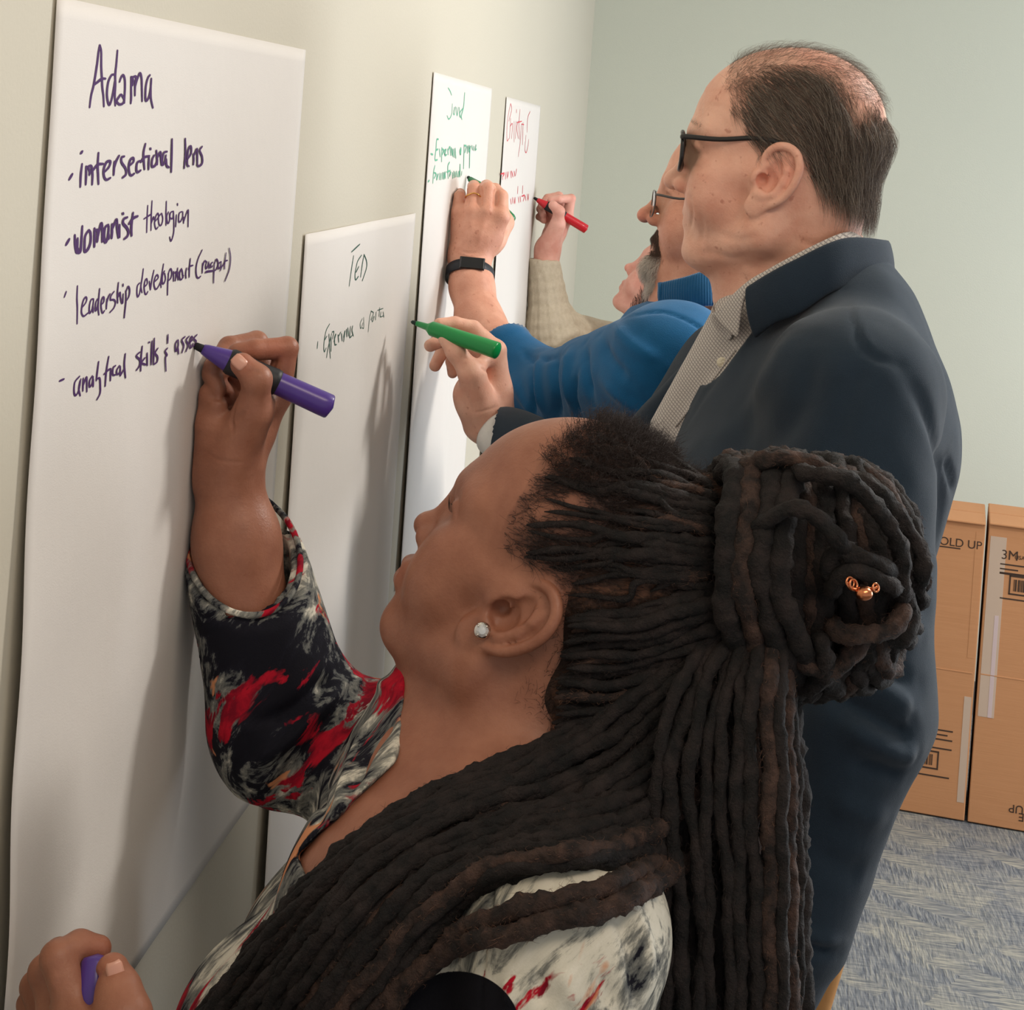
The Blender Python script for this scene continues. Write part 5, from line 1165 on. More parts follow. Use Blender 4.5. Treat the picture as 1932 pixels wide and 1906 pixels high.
def check_mat():
    n = NT('checked_shirt', .85, .15); v = n.coords()
    def grid(rot):
        w_ = n.node('ShaderNodeTexWave'); w_.wave_profile = 'SIN'; w_.inputs['Scale'].default_value = 92; w_.inputs['Distortion'].default_value = .25; n.link(n.coords(rot=rot), w_.inputs[0]); return n.ramp(w_.outputs['Fac'], [(.66, (0, 0, 0)), (.92, (.8, .8, .8))])
    a = grid((0, 1.0, .2)); b = grid((0, -.57, .2))
    n.base(n.mix(b, n.mix(a, (206, 200, 194), (120, 112, 112)), n.mix(.6, (206, 200, 194), (104, 98, 104)))); n.bump(n.noise(v, 900, 2), .0004, .5); return n.m
M_check = check_mat(); M_whitec = fabric('white_cotton', (228, 226, 222), 1200)
def dress_man1():
    root, body, S, A = PM1
    V = Vol(np.array([.16, 1.34, .72]), np.array([.83, 2.26, 1.63]), .0045)
    torso_1(V); V.cone(SL1, EL1, .080, .064, .05); V.cone(EL1, at(1502, 1765, 1.50), .060, .046, .03); V.cone(at(1500, 1775, 1.50), at(1448, 1915, 1.50), .0415, .037, .004)
    V.cone(SR1, ER1, .07, .055, .04); V.cone(ER1, at(954, 824, 2.17), .054, .0400, .02)
    V.cone(NB1+[0, 0, .12], NB1+[0, 0, .015], .090, .078, .01, 's')
    for Y in (1.68, 1.76, 1.84): V.cone(at(1388, 590, Y), at(1265, 805, Y), .026, .012, .004, 's')
    V.cone(at(1408, 590, 1.77), at(1352, 700, 1.79), .026, .018, .005, 's')
    V.cone(at(1362, 640, 1.93), at(1232, 812, 1.96), .012, .03, .01)
    Vs, Qs = V.mesh(); K = Skin(Vs, Qs)
    for st, w_, a in (([(1598, 548), (1618, 620), (1642, 668), (1700, 690)], .004, -.003), ([(1602, 550), (1624, 620), (1648, 664)], .004, .002), ([(1640, 670), (1600, 760), (1560, 900)], .010, -.004), ([(1700, 690), (1750, 780), (1775, 880), (1778, 960), (1760, 1060)], .010, -.006), ([(1500, 620), (1460, 700), (1400, 800)], .016, .005), ([(1540, 640), (1510, 760), (1440, 860)], .016, -.005),
                      ([(1560, 1230), (1620, 1270), (1690, 1320), (1728, 1345)], .010, .009), ([(1600, 1225), (1660, 1260), (1735, 1290)], .009, -.007), ([(1540, 1290), (1620, 1340), (1700, 1385), (1722, 1372)], .009, -.010), ([(1570, 1360), (1640, 1390), (1700, 1420), (1735, 1420)], .012, .010), ([(1590, 1440), (1660, 1450), (1715, 1470)], .010, -.006),
                      ([(1560, 1500), (1620, 1530), (1680, 1550)], .012, .006), ([(1520, 1600), (1590, 1640), (1640, 1650)], .012, -.005), ([(1650, 1080), (1690, 1120), (1745, 1150)], .012, -.006), ([(1600, 1150), (1680, 1180), (1745, 1200)], .012, .006),
                      ([(1495, 1755), (1540, 1770), (1590, 1775)], .005, .005), ([(1490, 1775), (1535, 1790), (1582, 1798)], .005, -.006), ([(1785, 860), (1800, 920), (1795, 980)], .006, -.006)): K.press(st, w_, a)
    Nf = vnoise(K.V*[1, 1, .6], .055, 12)*.0035+vnoise(K.V, .028, 14)*.0012; K.V = K.V+K.N*Nf[:, None]; K.fin()
    top = mesh_obj('navy_pullover', K.V, K.Q, M_navy, root)
    # shirt under it
    W_ = Vol(np.array([.16, 1.6, 1.1]), np.array([.7, 2.12, 1.62]), .005); torso_1(W_, -.004); W_.cone(at(1396, 600, 1.81), at(1275, 815, 1.85), .030, .030, .015); W_.cone(at(1408, 605, 1.79), at(1345, 720, 1.82), .030, .026, .012); W_.cone(NB1+[0, 0, .12], NB1+[0, 0, -.0], .075, .066, .01, 's'); W_.plane(at(1480, 700, 1.8), (1, .0, 0)); v_, q_ = W_.mesh(); sh = mesh_obj('checked_shirt', v_, q_, M_check, root)
    # stand collar of the pullover
    part_band('pullover_collar', P_([(1425, 640, 1.72), (1462, 612, 1.700), (1510, 592, 1.695), (1585, 546, 1.715), (1662, 558, 1.79), (1660, 560, 1.90), (1540, 560, 1.97), (1420, 560, 1.96), (1372, 590, 1.92)]),
              P_([(1408, 542, 1.725), (1450, 516, 1.715), (1500, 489, 1.715), (1590, 449, 1.735), (1668, 452, 1.80), (1650, 455, 1.91), (1540, 470, 1.96), (1440, 490, 1.95), (1378, 540, 1.92)]), .007, M_navyc, top, .006)
    part_band('shirt_collar', P_([(1392, 640, 1.735), (1408, 560, 1.728), (1455, 530, 1.724), (1510, 510, 1.724), (1590, 470, 1.742), (1640, 468, 1.80), (1630, 470, 1.89)]), P_([(1344, 592, 1.775), (1406, 536, 1.735), (1450, 508, 1.726), (1500, 480, 1.724), (1580, 442, 1.745), (1612, 438, 1.80), (1600, 444, 1.88)]), .003, M_check, sh, .002)
    part_band('shirt_collar', P_([(1380, 640, 1.76), (1362, 650, 1.79), (1350, 640, 1.82)]), P_([(1400, 548, 1.735), (1345, 590, 1.775), (1352, 560, 1.83)]), .003, M_check, sh, .001)
    # placket edges, button, cuff of the shirt
    def on(px, py):
        b = BVHTree.FromPolygons([Vector(v) for v in v_], q_.tolist()); return b
    bt = on(0, 0)
    def sp(px, py):
        d = at(px, py, 1.0)-CAM; h = bt.ray_cast(Vector(CAM), Vector(d/np.linalg.norm(d))); return None if h[0] is None else np.array(h[0])
    pl = [sp(x, y) for x, y in catmull(np.array([(1388, 660), (1350, 710), (1310, 760), (1275, 805)], float), 5)]; pl = [p+_n2cam(p)*.0015 for p in pl if p is not None]
    if len(pl) > 3: tube_obj('placket_edge', pl, .0012, M_check, sh, n=6)
    b_ = sp(1362, 684)
    if b_ is not None:
        n_ = _n2cam(b_); bm = plain('shirt_button', (226, 218, 196), .3); V2, F2 = tube([b_+n_*.001, b_+n_*.0018, b_+n_*.0034, b_+n_*.0034], [.0052, .0056, .0050, .0030], n=18); mesh_obj('button', V2, fixq(F2), bm, sh)
    cc = at(945, 814, 2.182); ax = at(985, 866, 2.15)-at(930, 795, 2.20); ax /= np.linalg.norm(ax)
    a1 = np.cross(ax, [0, 0, 1.]); a1 /= np.linalg.norm(a1); a2 = np.cross(ax, a1); th = np.linspace(0, 2*np.pi, 33)[:-1]; V2 = []; prof = [(.030, .0335), (.0, .0375), (-.003, .0375), (-.002, .0355), (.02, .0325)]
    for s_, r_ in prof: V2 += [cc+ax*(s_+.004)+(a1*math.cos(t)+a2*math.sin(t))*r_ for t in th]
    F2 = [(i*32+j, i*32+(j+1) % 32, (i+1)*32+(j+1) % 32, (i+1)*32+j) for i in range(len(prof)-1) for j in range(32)]; mesh_obj('shirt_cuff', V2, F2, M_whitec, sh)
dress_man1()
M_lensd = NT('tinted_lens', .03, .8).color((150, 158, 150)).m; M_lensd.node_tree.nodes['Principled BSDF'].inputs['Transmission Weight'].default_value = .8; M_lensd.node_tree.nodes['Principled BSDF'].inputs['IOR'].default_value = 1.15
M_blackf = plain('black_frame', (26, 24, 26), .3, .5)
glasses(F1, ('glasses', F1.w((.10, 0, .02)), 'dark framed glasses on the balding person in the navy pullover', 'glasses'), M_blackf, M_lensd, (-.002, .077, .033), r=.0025, w=.0265, h=.0195, z=.021, x=.106)
M_green = plain('green_plastic', (12, 138, 66), .3, .5); M_dgreen = plain('dark_green_nib', (16, 40, 34), .6)
t0, t1 = at(776, 607, 2.165), at(939, 662, 2.125); L_ = np.linalg.norm(t1-t0); k_ = L_/.14
marker('marker', t0, t1, 0, None, 'bright green marker in the hand of the person in the navy pullover', [('nib', M_dgreen, [(0, .0012), (.002*k_, .0026), (.010*k_, .0034)]),
    ('barrel', M_green, [(.009*k_, .0036), (.026*k_, .0046), (.031*k_, .0078), (.034*k_, .0098), (.08*k_, .0104), (.134*k_, .0112), (.139*k_, .0112), (.140*k_, .0100)])])
# note: held away from the sheet

# ------------------------------------------------------------------ the person in the blue pullover
M_skinB = skin_mat('tanned_skin', (220, 164, 140), (204, 144, 120), (164, 96, 76), .5, .12, .0008)
F2 = euler_frame((-.997, .03, .055), (.06, .05, .997), (0, 0, 0)); F2.t = at(1202, 406, 2.39)-F2.w((.131, 0, -.012))
NB2 = at(1330, 590, 2.37); SL2 = at(1262, 700, 2.17); SR2 = at(1290, 640, 2.56); EL2 = at(1020, 752, 2.46); HW2 = (885, 488, 2.64)
def torso_2(V, o=0.):
    V.fr = WORLD; mid = (SL2+SR2)/2; V.cone(SL2+[.02, .03, 0], SR2, .075+o, .07+o, .04); V.cone(NB2+[0, 0, -.02], mid, .05+o, .085+o, .05)
    for dy in (-.09, .0, .09): V.cone(mid+[.03, dy, -.12], mid+[.03, dy, -.52], .12+o, .13+o, .05)
def build_man2():
    root = empty('person', (.44, 2.38, 0), 'bearded person in a blue ribbed-collar pullover with a black wristband, writing in green', 'person')
    V = Vol(F2.t-[.17, .15, .20], F2.t+[.15, .14, .17], .0022)
    head_sdf(V, F2, dict(nose=.008, chin=.012, fat=.008, lip=.8, nw=1.1)); ear_sdf(V, F2, 1, c=(-.008, .073, -.002), tilt=.2, sz=1.05)
    V.fr = WORLD; V.cone(F2.w((-.03, 0, -.04)), NB2, .060, .066, .02); V.cone(F2.w((.03, 0, -.08)), NB2+[-.03, 0, 0], .035, .05, .03)
    V0, Q0 = V.mesh(); S = Skin(V0, Q0)
    J = dict(w=HW2, p=[(866, 402, 2.640), (866, 372, 2.655), (868, 366, 2.690), (872, 388, 2.700)], r=[(890, 400, 2.630), (895, 358, 2.645), (894, 352, 2.682), (896, 378, 2.70)],
             m=[(917, 400, 2.630), (921, 357, 2.642), (918, 352, 2.680), (918, 378, 2.70)], i=[(943, 408, 2.635), (945, 371, 2.645), (934, 358, 2.680), (918, 366, 2.70)],
             t=[(930, 450, 2.68), (948, 420, 2.71), (940, 392, 2.73), (918, 376, 2.735)])
    H = Vol(at(900, 480, 2.65)-[.08, .20, .24], at(900, 480, 2.65)+[.11, .12, .13], .0018); hand_sdf(H, J, 1.20, 1.22)
    H.fr = WORLD; H.cone(at(*HW2), at(890, 540, 2.61), .0310, .0325, .02); H.cone(at(890, 540, 2.61), at(905, 610, 2.57), .0325, .036, .02); H.cone(at(905, 610, 2.57), at(960, 690, 2.50), .036, .038, .02); H.ell(at(905, 440, 2.645), (.038, .022, .038), .015)
    VH, QH = H.mesh(); A = Skin(VH, QH)
    for st, w_, a in (([(880, 395), (882, 372), (880, 355)], .0035, -.003), ([(906, 395), (908, 370), (908, 350)], .0035, -.003), ([(930, 395), (938, 375), (936, 352)], .0035, -.003), ([(862, 470), (885, 478), (910, 475)], .0025, -.001), ([(860, 478), (885, 486), (915, 482)], .002, -.001), ([(890, 410), (888, 440), (885, 465)], .004, .001), ([(918, 410), (908, 440), (900, 465)], .004, .001)): A.press(st, w_, a)
    A.fin()
    B = Vol(np.array([.02, 1.98, .98]), np.array([.75, 2.80, 1.62]), .009); torso_2(B, -.008); B.cone(SL2, EL2, .05, .043, .03); B.cone(EL2, at(955, 670, 2.5), .042, .042, .02); VB, QB = B.mesh(); VB = VB-normals(VB, QB)*.004
    Vall, Qall = join([(S.V, Q0), (A.V, QH), (VB, QB)]); T = tint(len(Vall))
    for q, r_, c_, s_ in (((1210, 408, 2.38), .016, (1.0, .74, .74), .8), ((1250, 400, 2.32), .035, (1.0, .84, .84), .6), ((1222, 445, 2.36), .008, (.85, .62, .62), .6), ((900, 360, 2.62), .03, (1.04, .92, .9), .6)): paint(T, Vall, at(*q), r_, c_, s_)
    body = mesh_obj('body', Vall, Qall, M_skinB, root, attrs=dict(tint=T))
    g = np.random.default_rng(31); tree = BVHTree.FromPolygons([Vector(v) for v in S.V], S.Q.tolist()); L = F2.l(S.V); a = np.abs(L[:, 1])
    bd_ = (L[:, 0] > .062) & (L[:, 2] < -.058) & (L[:, 2] > -.118) & (a < .030) | (L[:, 0] > .085) & (a < .030) & (a > .018) & (L[:, 2] < -.036) & (L[:, 2] > -.062) | (L[:, 0] > .088) & (a < .028) & (L[:, 2] < -.028) & (L[:, 2] > -.042)
    idx = np.nonzero(bd_)[0]; n_ = 5200; pick = g.choice(idx, n_); p0 = S.V[pick]; d = lambda P: np.outer(np.ones(len(P)), F2.M@np.array([.35, 0, -.9]))
    hs = grow(tree, p0, d, g.uniform(.009, .018, n_), 5, g.uniform(.001, .011, n_)*np.clip((-.04-L[pick][:, 2])/.03, .3, 1), g, .35); dk = (L[pick][:, 2] > -.066)|(g.random(n_) < .08)
    hair_obj('beard', hs[~dk], .00014, plain('grey_beard', (214, 206, 196), .5, .4), body); hair_obj('beard', hs[dk], .00014, plain('brown_beard', (84, 62, 50), .5, .4), body)
    hm = (L[:, 2] > .05) & (L[:, 0] < .045) & (a > .0) | (L[:, 0] < -.02) & (L[:, 2] > -.03) & (a < .078); idx = np.nonzero(hm)[0]; n_ = 4000; pick = g.choice(idx, n_)
    hair_obj('head_hair', grow(tree, S.V[pick], lambda P: np.outer(np.ones(len(P)), F2.M@np.array([-.7, 0, -.5])), g.uniform(.012, .03, n_), 5, g.uniform(.001, .005, n_), g, .3), .00014, plain('dark_grey_hair', (70, 62, 56), .5), body)
    return root, body, S, A
PM2 = build_man2()
M_blue = fabric('blue_fleece', (26, 94, 142), 700, .9, .0008, .15); M_blueR = fabric('blue_rib', (24, 86, 130), 700, .9, .0006, .4)
def dress_man2():
    root, body, S, A = PM2
    V = Vol(np.array([.02, 1.98, .84]), np.array([.76, 2.82, 1.62]), .0045)
    V.cone(EL2, at(955, 660, 2.50), .057, .0400, 0); ax = at(893, 560, 2.60)-at(960, 680, 2.50); ax /= np.linalg.norm(ax); V.plane(at(945, 645, 2.515), ax, .003)
    V.cone(EL2, SL2, .060, .088, .05); torso_2(V); V.cone(NB2+[0, 0, .1], NB2+[0, 0, .0], .070, .062, .01, 's'); Vs, Qs = V.mesh(); K = Skin(Vs, Qs)
    f = [([(1050, 655), (1045, 700), (1050, 760), (1045, 800)], .010, -.010), ([(1075, 640), (1072, 700), (1080, 780)], .009, .009), ([(1100, 645), (1105, 700), (1120, 760)], .009, -.009), ([(1020, 660), (1018, 720), (1030, 790)], .008, .008), ([(1000, 680), (1005, 740), (1010, 790)], .007, -.007), ([(1130, 630), (1150, 680), (1190, 720)], .009, -.008), ([(1155, 610), (1190, 650), (1250, 690)], .010, .007),
         ([(1090, 700), (1085, 750), (1095, 790)], .006, -.007), ([(960, 700), (985, 750), (1010, 785)], .008, .006), ([(1185, 600), (1260, 590), (1330, 625), (1345, 660)], .004, -.004), ([(985, 660), (1010, 680), (1060, 670)], .006, -.006), ([(1120, 700), (1180, 760), (1240, 790)], .010, .005)]
    for st, w_, a_ in f: K.press(st, w_, a_)
    K.V = K.V+K.N*(vnoise(K.V, .05, 5)*.003)[:, None]; K.fin(); top = mesh_obj('blue_pullover', K.V, K.Q, M_blue, root)
    # ribbed cuff
    a1 = np.cross(ax, [0, 1., 0]); a1 /= np.linalg.norm(a1); a2 = np.cross(ax, a1); c = at(966, 678, 2.495); Vv = []; n_ = 96; prof = [(-.035, .0475), (-.02, .0455), (0, .0435), (.022, .0425), (.034, .0422), (.035, .0380), (.0, .0380)]
    for s_, r_ in prof: Vv += [c+ax*s_+(a1*math.cos(t)+a2*math.sin(t))*(r_+.0011*math.cos(t*32)) for t in np.linspace(0, 2*np.pi, n_+1)[:-1]]
    Fv = [(i*n_+j, i*n_+(j+1) % n_, (i+1)*n_+(j+1) % n_, (i+1)*n_+j) for i in range(len(prof)-1) for j in range(n_)]; mesh_obj('ribbed_cuff', Vv, Fv, M_blueR, top)
    part_band('ribbed_collar', P_([(1248, 590, 2.27), (1290, 584, 2.242), (1340, 578, 2.240), (1392, 580, 2.285), (1400, 560, 2.40), (1330, 560, 2.47), (1255, 562, 2.42)]),
              P_([(1243, 534, 2.275), (1290, 523, 2.255), (1338, 509, 2.260), (1376, 512, 2.30), (1385, 510, 2.40), (1330, 512, 2.46), (1250, 530, 2.42)]), .008, M_blueR, top, .004, n=22, rib=.0013)
    # placket edge
    tube_obj('collar_edge', P_([(1246, 534, 2.27), (1247, 552, 2.265), (1248, 592, 2.265)]), .004, M_blueR, top, n=8)
dress_man2()
M_wire = plain('grey_wire_frame', (96, 92, 92), .3, .5, .7)
glasses(F2, ('glasses', F2.w((.10, 0, .02)), 'thin wire glasses on the bearded person in the blue pullover', 'glasses'), M_wire, M_lens, (-.002, .078, .033), r=.0008, w=.026, h=.018, z=.008, x=.112, wrap=.008)
# wristband, ring, marker
def band(c, ax, facing, R, hh, mat, name, parent, t=.0022, sq=1.0):
    ax = ax/np.linalg.norm(ax); f_ = facing-ax*(facing@ax); f_ /= np.linalg.norm(f_); b = np.cross(ax, f_); V = []; n_ = 48
    for s_, o in ((-hh, 0), (-hh*.85, t), (hh*.85, t), (hh, 0), (hh*.85, -.0005), (-hh*.85, -.0005)):
        V += [c+ax*s_+(f_*math.cos(a)*R+b*math.sin(a)*R)*(1+o/R) for a in np.linspace(0, 2*np.pi, n_+1)[:-1]]
    F_ = [(i*n_+j, i*n_+(j+1) % n_, ((i+1) % 6)*n_+(j+1) % n_, ((i+1) % 6)*n_+j) for i in range(6) for j in range(n_)]; return mesh_obj(name, V, F_, mat, parent)
wc = at(886, 520, 2.622); wax = at(*HW2)-at(893, 560, 2.60); wax /= np.linalg.norm(wax); wax2 = wax+np.array([.18, 0, 0]); 
wr = empty('wristband', wc, 'black fitness wristband on the wrist of the arm in the blue pullover', 'wristband'); M_rub = plain('black_rubber', (28, 32, 40), .5, .4); M_glassb = plain('black_watch_glass', (12, 12, 18), .12, .6)
band(wc, wax2, _n2cam(wc), .0368, .0100, M_rub, 'strap', wr)
nn = _n2cam(wc); tx = np.cross(nn, wax2/np.linalg.norm(wax2)); tx /= np.linalg.norm(tx); az = np.cross(tx, nn)
if az[2] < 0: az = -az; 
_ax = wax2/np.linalg.norm(wax2); nn = nn-_ax*(nn@_ax); nn /= np.linalg.norm(nn); tx = np.cross(nn, _ax); az = np.cross(tx, nn); cface = wc+nn*.0365+tx*(-.002); V, Fq = [], []
for dz, k_ in ((0, 1), (.003, 1), (.0045, .9)):
    for u_, v_ in ((-1, -1), (1, -1), (1, 1), (-1, 1)): V.append(cface+nn*dz+tx*u_*.020*k_+az*v_*.0108*k_)
Fq = [(0, 1, 5, 4), (1, 2, 6, 5), (2, 3, 7, 6), (3, 0, 4, 7), (4, 5, 9, 8), (5, 6, 10, 9), (6, 7, 11, 10), (7, 4, 8, 11), (8, 9, 10, 11), (3, 2, 1, 0)]
o = mesh_obj('screen', V, Fq, M_glassb, wr, smooth=False); bevel(o, .0008)
rg = empty('finger_ring', at(894, 374, 2.63), 'thin gold ring on a finger of the hand wearing the wristband', 'ring')
c_ = at(894, 374, 2.638); ax = at(895, 358, 2.645)-at(890, 400, 2.630); ax /= np.linalg.norm(ax); b_ = np.cross(ax, _n2cam(c_)); b_ /= np.linalg.norm(b_); f_ = np.cross(b_, ax)
if f_@_n2cam(c_) < 0: f_ = -f_
P = [c_+(f_*math.cos(a)+b_*math.sin(a))*.0137+ax*(.0035*max(0, math.cos(a))**4) for a in np.linspace(0, 2*np.pi, 40)[:-1]]; V, Fq = tube(P, .0012, n=8, closed=True, cap=False); mesh_obj('band', V, Fq, M_gold, rg)
M_green2 = plain('deep_green_plastic', (10, 112, 62), .3, .5)
t0 = wall_at(882, 333, .004); t1 = at(966, 418, 2.74); L_ = np.linalg.norm(t1-t0); k_ = L_/.14
marker('marker', t0, t1, 0, None, 'dark green marker gripped by the hand wearing the wristband', [('nib', M_dgreen, [(0, .0012), (.002*k_, .0028), (.008*k_, .0036)]),
    ('barrel', M_green2, [(.007*k_, .0044), (.03*k_, .0098), (.05*k_, .0104), (.133*k_, .0108), (.138*k_, .0095), (.140*k_, .006)])])

# ------------------------------------------------------------------ the person in the beige sweater
M_skinC = skin_mat('pale_pink_skin', (226, 172, 156), (212, 150, 134), None, .5, .14, .0006)
F3 = euler_frame((-.85, .212, .482), (.493, .001, .87), np.array([.336, 3.846, 1.68-.333]))
def mapw(p, px0=1007, py0=372, k=.405, Y0=3.845, s=1.10): return (px0+(p[0]-367)*k, py0+(p[1]-650)*k, Y0+(p[2]-1.345)*s)
def build_w2():
    root = empty('person', (.36, 3.85, 0), 'dark-haired person in a beige cable-knit sweater, farthest along the wall', 'person')
    NB3 = at(1235, 640, 3.86); SL3 = at(1262, 700, 3.68); SR3 = at(1195, 665, 4.02); EL3 = at(1040, 628, 3.86)
    V = Vol(F3.t-[.17, .15, .20], F3.t+[.15, .16, .17], .003); head_sdf(V, F3, dict(nose=-.002, lip=1.0)); ear_sdf(V, F3, 1, c=(-.006, .070, 0))
    V.fr = WORLD; V.cone(F3.w((-.03, 0, -.04)), NB3, .052, .055, .02); V.cone(F3.w((.03, 0, -.07)), NB3+[-.03, 0, 0], .03, .04, .03); V0, Q0 = V.mesh()
    J0 = dict(w=(430, 900, 1.368), i=[(522, 742, 1.385), (541, 657, 1.385), (482, 660, 1.365), (447, 664, 1.360)], m=[(500, 735, 1.405), (484, 646, 1.410), (432, 655, 1.400), (402, 690, 1.385)],
             r=[(475, 750, 1.415), (430, 690, 1.425), (398, 705, 1.410), (410, 735, 1.385)], p=[(448, 775, 1.420), (408, 725, 1.430), (392, 742, 1.410), (412, 758, 1.385)], t=[(446, 850, 1.355), (478, 778, 1.345), (485, 716, 1.335), (457, 688, 1.333)])
    J = {k: (mapw(v) if k == 'w' else [mapw(q) for q in v]) for k, v in J0.items()}
    H = Vol(at(1035, 430, 3.87)-[.09, .10, .12], at(1035, 430, 3.87)+[.09, .12, .11], .0022); hand_sdf(H, J, 1.12)
    H.fr = WORLD; H.cone(at(*J['w']), at(1027, 545, 3.86), .029, .034, .02); VH, QH = H.mesh(); A = Skin(VH, QH)
    B = Vol(np.array([.02, 3.45, 1.0]), np.array([.65, 4.2, 1.45]), .010); mid = (SL3+SR3)/2
    B.cone(SL3, SR3, .055, .055, .03)
    for dy in (-.07, .07): B.cone(mid+[0, dy, -.08], mid+[0, dy, -.5], .10, .11, .05)
    B.cone(SR3, EL3, .042, .038, .03); B.cone(EL3, at(1027, 545, 3.86), .037, .034, .02); VB, QB = B.mesh(); VB = VB-normals(VB, QB)*.004
    Vall, Qall = join([(V0, Q0), (VH, QH), (VB, QB)]); T = tint(len(Vall)); paint(T, Vall, F3.w((.1, 0, -.05)), .010, (.95, .62, .62), .7); paint(T, Vall, F3.w((.115, 0, -.012)), .016, (1.0, .82, .82), .7)
    body = mesh_obj('body', Vall, Qall, M_skinC, root, attrs=dict(tint=T))
    g = np.random.default_rng(41); tree = BVHTree.FromPolygons([Vector(v) for v in V0], Q0.tolist()); L = F3.l(V0); a = np.abs(L[:, 1])
    hm = (L[:, 2] > .10) | (L[:, 0] < .030) & (L[:, 2] > -.075); hm |= (L[:, 0] < .052) & (L[:, 2] < .07) & (L[:, 2] > -.07) & (L[:, 1] > .045); hm &= (L[:, 0] < .075) & (V0[:, 2] > NB3[2]-.02); idx = np.nonzero(hm)[0]; n_ = 6000; pick = g.choice(idx, n_)
    hair_obj('head_hair', grow(tree, V0[pick], lambda P: np.outer(np.ones(len(P)), F3.M@np.array([-.6, 0, -.6])), g.uniform(.04, .09, n_), 6, g.uniform(.002, .010, n_), g, .12), .0003, hair_mat('dark_brown_long_hair', (38, 28, 26), (58, 42, 38), .5), body)
    W_ = Vol(np.array([.0, 3.42, .80]), np.array([.66, 4.22, 1.62]), .0045); W_.fr = WORLD
    W_.cone(EL3, at(1026, 500, 3.86), .055, .0385, 0); ax = at(1027, 480, 3.865)-at(1032, 600, 3.86); ax /= np.linalg.norm(ax); ax += np.array([.12, 0, 0]); W_.plane(at(1027, 490, 3.862), ax, .003)
    W_.cone(EL3, SR3, .056, .062, .04); W_.cone(SL3, SR3, .065, .065, .03)
    for dy in (-.07, .07): W_.cone(mid+[0, dy, -.06], mid+[0, dy, -.48], .115, .135, .05)
    W_.cone(NB3+[0, 0, .1], NB3+[0, 0, -.01], .065, .060, .01, 's'); v_, q_ = W_.mesh(); K = Skin(v_, q_)
    for st, w_, a_ in (([(1015, 655), (1040, 630), (1070, 590)], .010, -.006), ([(1030, 660), (1060, 640), (1100, 620)], .010, .006), ([(1060, 545), (1062, 590), (1050, 640)], .008, -.003), ([(1080, 600), (1100, 620), (1140, 630)], .008, -.005)): K.press(st, w_, a_)
    # ribs of the cuff and diagonal cables of the sleeve
    c0 = at(1027, 490, 3.862); dax = (c0-EL3)/np.linalg.norm(c0-EL3); e1 = np.cross(dax, [0, 1., 0]); e1 /= np.linalg.norm(e1); e2 = np.cross(dax, e1); q = K.V-EL3; h_ = q@dax; th = np.arctan2(q@e2, q@e1); Lc = np.linalg.norm(c0-EL3)
    cuffm = (h_ > Lc-.035)*1.0; fore = (h_ > -.06)*(h_ <= Lc-.035)*1.0; K.V = K.V+K.N*(cuffm*.0012*np.cos(th*34)+fore*(.0016*np.cos(th*7+h_*120)*np.cos(th*7-h_*110)+.0007*np.cos(th*30)))[:, None]; K.fin()
    n = NT('beige_knit', .9, .1); vv = n.coords(); n.base(n.mix(n.noise(vv, 120, 3), (208, 196, 176), (182, 168, 146))); n.bump(n.noise(vv, 600, 2), .001, .6)
    mesh_obj('beige_sweater', K.V, K.Q, n.m, root)
    return root, A
PW2 = build_w2()
M_red = plain('red_plastic', (196, 24, 40), .3, .5); t0 = wall_at(1007, 373, .004); t1 = at(*mapw((612, 800, 1.372))); L_ = np.linalg.norm(t1-t0); k_ = L_/.14
marker('marker', t0, t1, 0, None, 'red marker writing on the farthest sheet, held by the person in beige', [('nib', M_nib, [(0, .0016), (.0015, .0030), (.010*k_, .0040)]),
    ('barrel', M_red, [(.009*k_, .0044), (.012*k_, .0056), (.032*k_, .0096), (.036*k_, .0104), (.085*k_, .0102), (.125*k_, .0108), (.139*k_, .0108), (.140*k_, .0096)]), ('grip', M_blk, [(.033*k_, .0104), (.036*k_, .0114), (.060*k_, .0106), (.078*k_, .0114), (.082*k_, .0108)])])

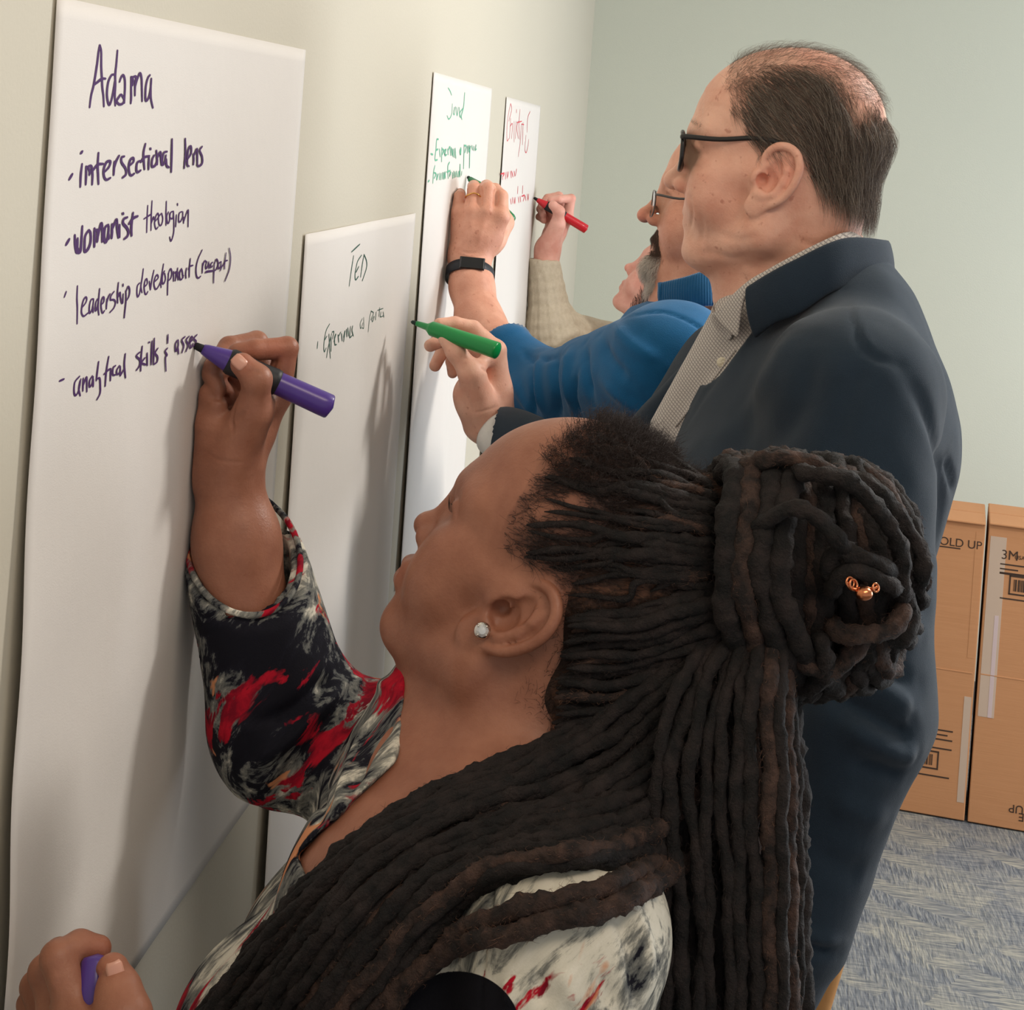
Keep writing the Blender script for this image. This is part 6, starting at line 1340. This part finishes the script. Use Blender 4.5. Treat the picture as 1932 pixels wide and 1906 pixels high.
# ------------------------------------------------------------------ wooden chair behind the person in navy
def chair():
    M_wood = NT('light_wood', .45, .4); v = M_wood.coords(scale=(1, 1, .12)); M_wood.base(M_wood.mix(M_wood.noise(v, 60, 4, .6), (206, 152, 92), (172, 118, 66))); m = M_wood.m
    Y = 2.78; top = at(1690, 1420, Y-.10); foot = at(1528, 1960, Y+.02); d = (top-foot)/np.linalg.norm(top-foot)
    p0 = foot-d*(foot[2]/d[2]); root = empty('wooden_chair', (p0[0], p0[1], 0), 'light wooden chair mostly hidden behind the navy pullover, one upright showing', 'chair')
    p1 = top; w_ = .40; s = np.array([-1, .25, 0.]); s /= np.linalg.norm(s); f = np.array([-.12, 1, 0.]); f /= np.linalg.norm(f)
    def bar(name, a, b, r, sx=1.0): tube_obj(name, [a, a+(b-a)*.02, a+(b-a)*.5, a+(b-a)*.98, b], r, m, root, n=12, flat=sx)
    q0, q1 = p0+s*w_, p1+s*w_
    bar('back_post', p0, p1, .019); bar('back_post', q0, q1, .019)
    for t in (.74, .84, .94): bar('back_rail', p0+(p1-p0)*t, q0+(q1-q0)*t, .014, .6)
    st = .45/p1[2]; a, b = p0+(p1-p0)*st, q0+(q1-q0)*st
    for c in (a, b): bar('leg', np.array([c[0]+f[0]*.38, c[1]+f[1]*.38, 0]), np.array([c[0]+f[0]*.36, c[1]+f[1]*.36, .43]), .017)
    P = [a+f*-.01, b+f*-.01, b+f*.40, a+f*.40]; V = [tuple(np.array(p)*[1, 1, 0]+[0, 0, z]) for z in (.425, .452) for p in P]
    o = mesh_obj('seat', V, [(3, 2, 1, 0), (4, 5, 6, 7), (0, 1, 5, 4), (1, 2, 6, 5), (2, 3, 7, 6), (3, 0, 4, 7)], m, root, smooth=False); bevel(o, .008)
chair()

# ------------------------------------------------------------------ trousers and shoes, below the frame
def legs(root, hip, fwd, ztop, mat, name, shoe, w=.095, r=.10, spread=.11):
    f = np.array([fwd[0], fwd[1], 0.]); f /= np.linalg.norm(f); l = np.array([-f[1], f[0], 0.]); c = np.array([hip[0], hip[1], 0.])
    V = Vol(c+[-.34, -.34, 0.03], c+[.34, .34, ztop+.08], .009)
    V.cone(c-l*w*.75+[0, 0, ztop-.10], c+l*w*.75+[0, 0, ztop-.10], .125, .125, .05); V.cone(c+[0, 0, ztop-.02], c+[0, 0, ztop-.12], .14, .14, .06)
    for s_ in (1, -1):
        a = c+l*s_*w+[0, 0, ztop-.16]; k = c+l*s_*spread+f*.02+[0, 0, .48]; b = c+l*s_*spread-f*.01+[0, 0, .05]; V.cone(a, k, r, .068, .05); V.cone(k, b, .068, .056, .02)
    v, q = V.mesh(); v = v+normals(v, q)*(vnoise(v, .09, 8)*.005)[:, None]; mesh_obj(name, v, q, mat, root)
    for s_ in (1, -1):
        b = c+l*s_*spread; W_ = Vol(b+[-.26, -.26, 0], b+[.26, .26, .14], .006); W_.cone(b-f*.05+[0, 0, .045], b+f*.15+[0, 0, .036], .042, .036, .02); W_.cone(b-f*.02+[0, 0, .06], b+[0, 0, .10], .045, .042, .03); W_.plane(b+[0, 0, .004], (0, 0, -1), .002)
        v, q = W_.mesh(); mesh_obj('shoe', v, q, shoe, root)
M_tr1 = fabric('charcoal_trousers', (62, 62, 66), 900); M_tr2 = fabric('khaki_trousers', (150, 132, 104), 900); M_tr3 = fabric('black_trousers', (30, 30, 34), 900); M_sh = plain('black_shoe', (26, 24, 24), .35, .5); M_shb = plain('brown_shoe', (84, 56, 38), .4, .5)
_m = (SL1+SR1)/2; legs(PM1[0], _m+[-.08, 0, 0], (-.97, -.24), .98, M_tr2, 'trousers', M_shb)
_m = (SL2+SR2)/2; legs(PM2[0], _m+[.03, 0, 0], (-.98, .1), 1.0, M_tr1, 'trousers', M_sh)
_m = (SLw+SRw)/2; legs(PW_[0], _m+[.12, -.02, 0], (-.92, -.38), .82, M_tr3, 'trousers', M_sh, r=.105)
legs(PW2[0], (at(1262, 700, 3.68)+at(1195, 665, 4.02))/2+[.10, 0, 0], (-.97, .2), .92, M_tr3, 'trousers', M_sh, r=.09)
# whatever rests against the wall is pressed flat there, not sunk into it
for o in bpy.data.objects:
    if o.type == 'MESH' and o.name.split('.')[0] in ('body', 'patterned_top', 'sleeve_hem', 'beige_sweater', 'blue_pullover', 'strap', 'trousers', 'shoe'):
        co = np.empty(len(o.data.vertices)*3, np.float32); o.data.vertices.foreach_get('co', co); co = co.reshape(-1, 3); co[:, 0] = np.maximum(co[:, 0], .0045); o.data.vertices.foreach_set('co', co.ravel()); o.data.update()
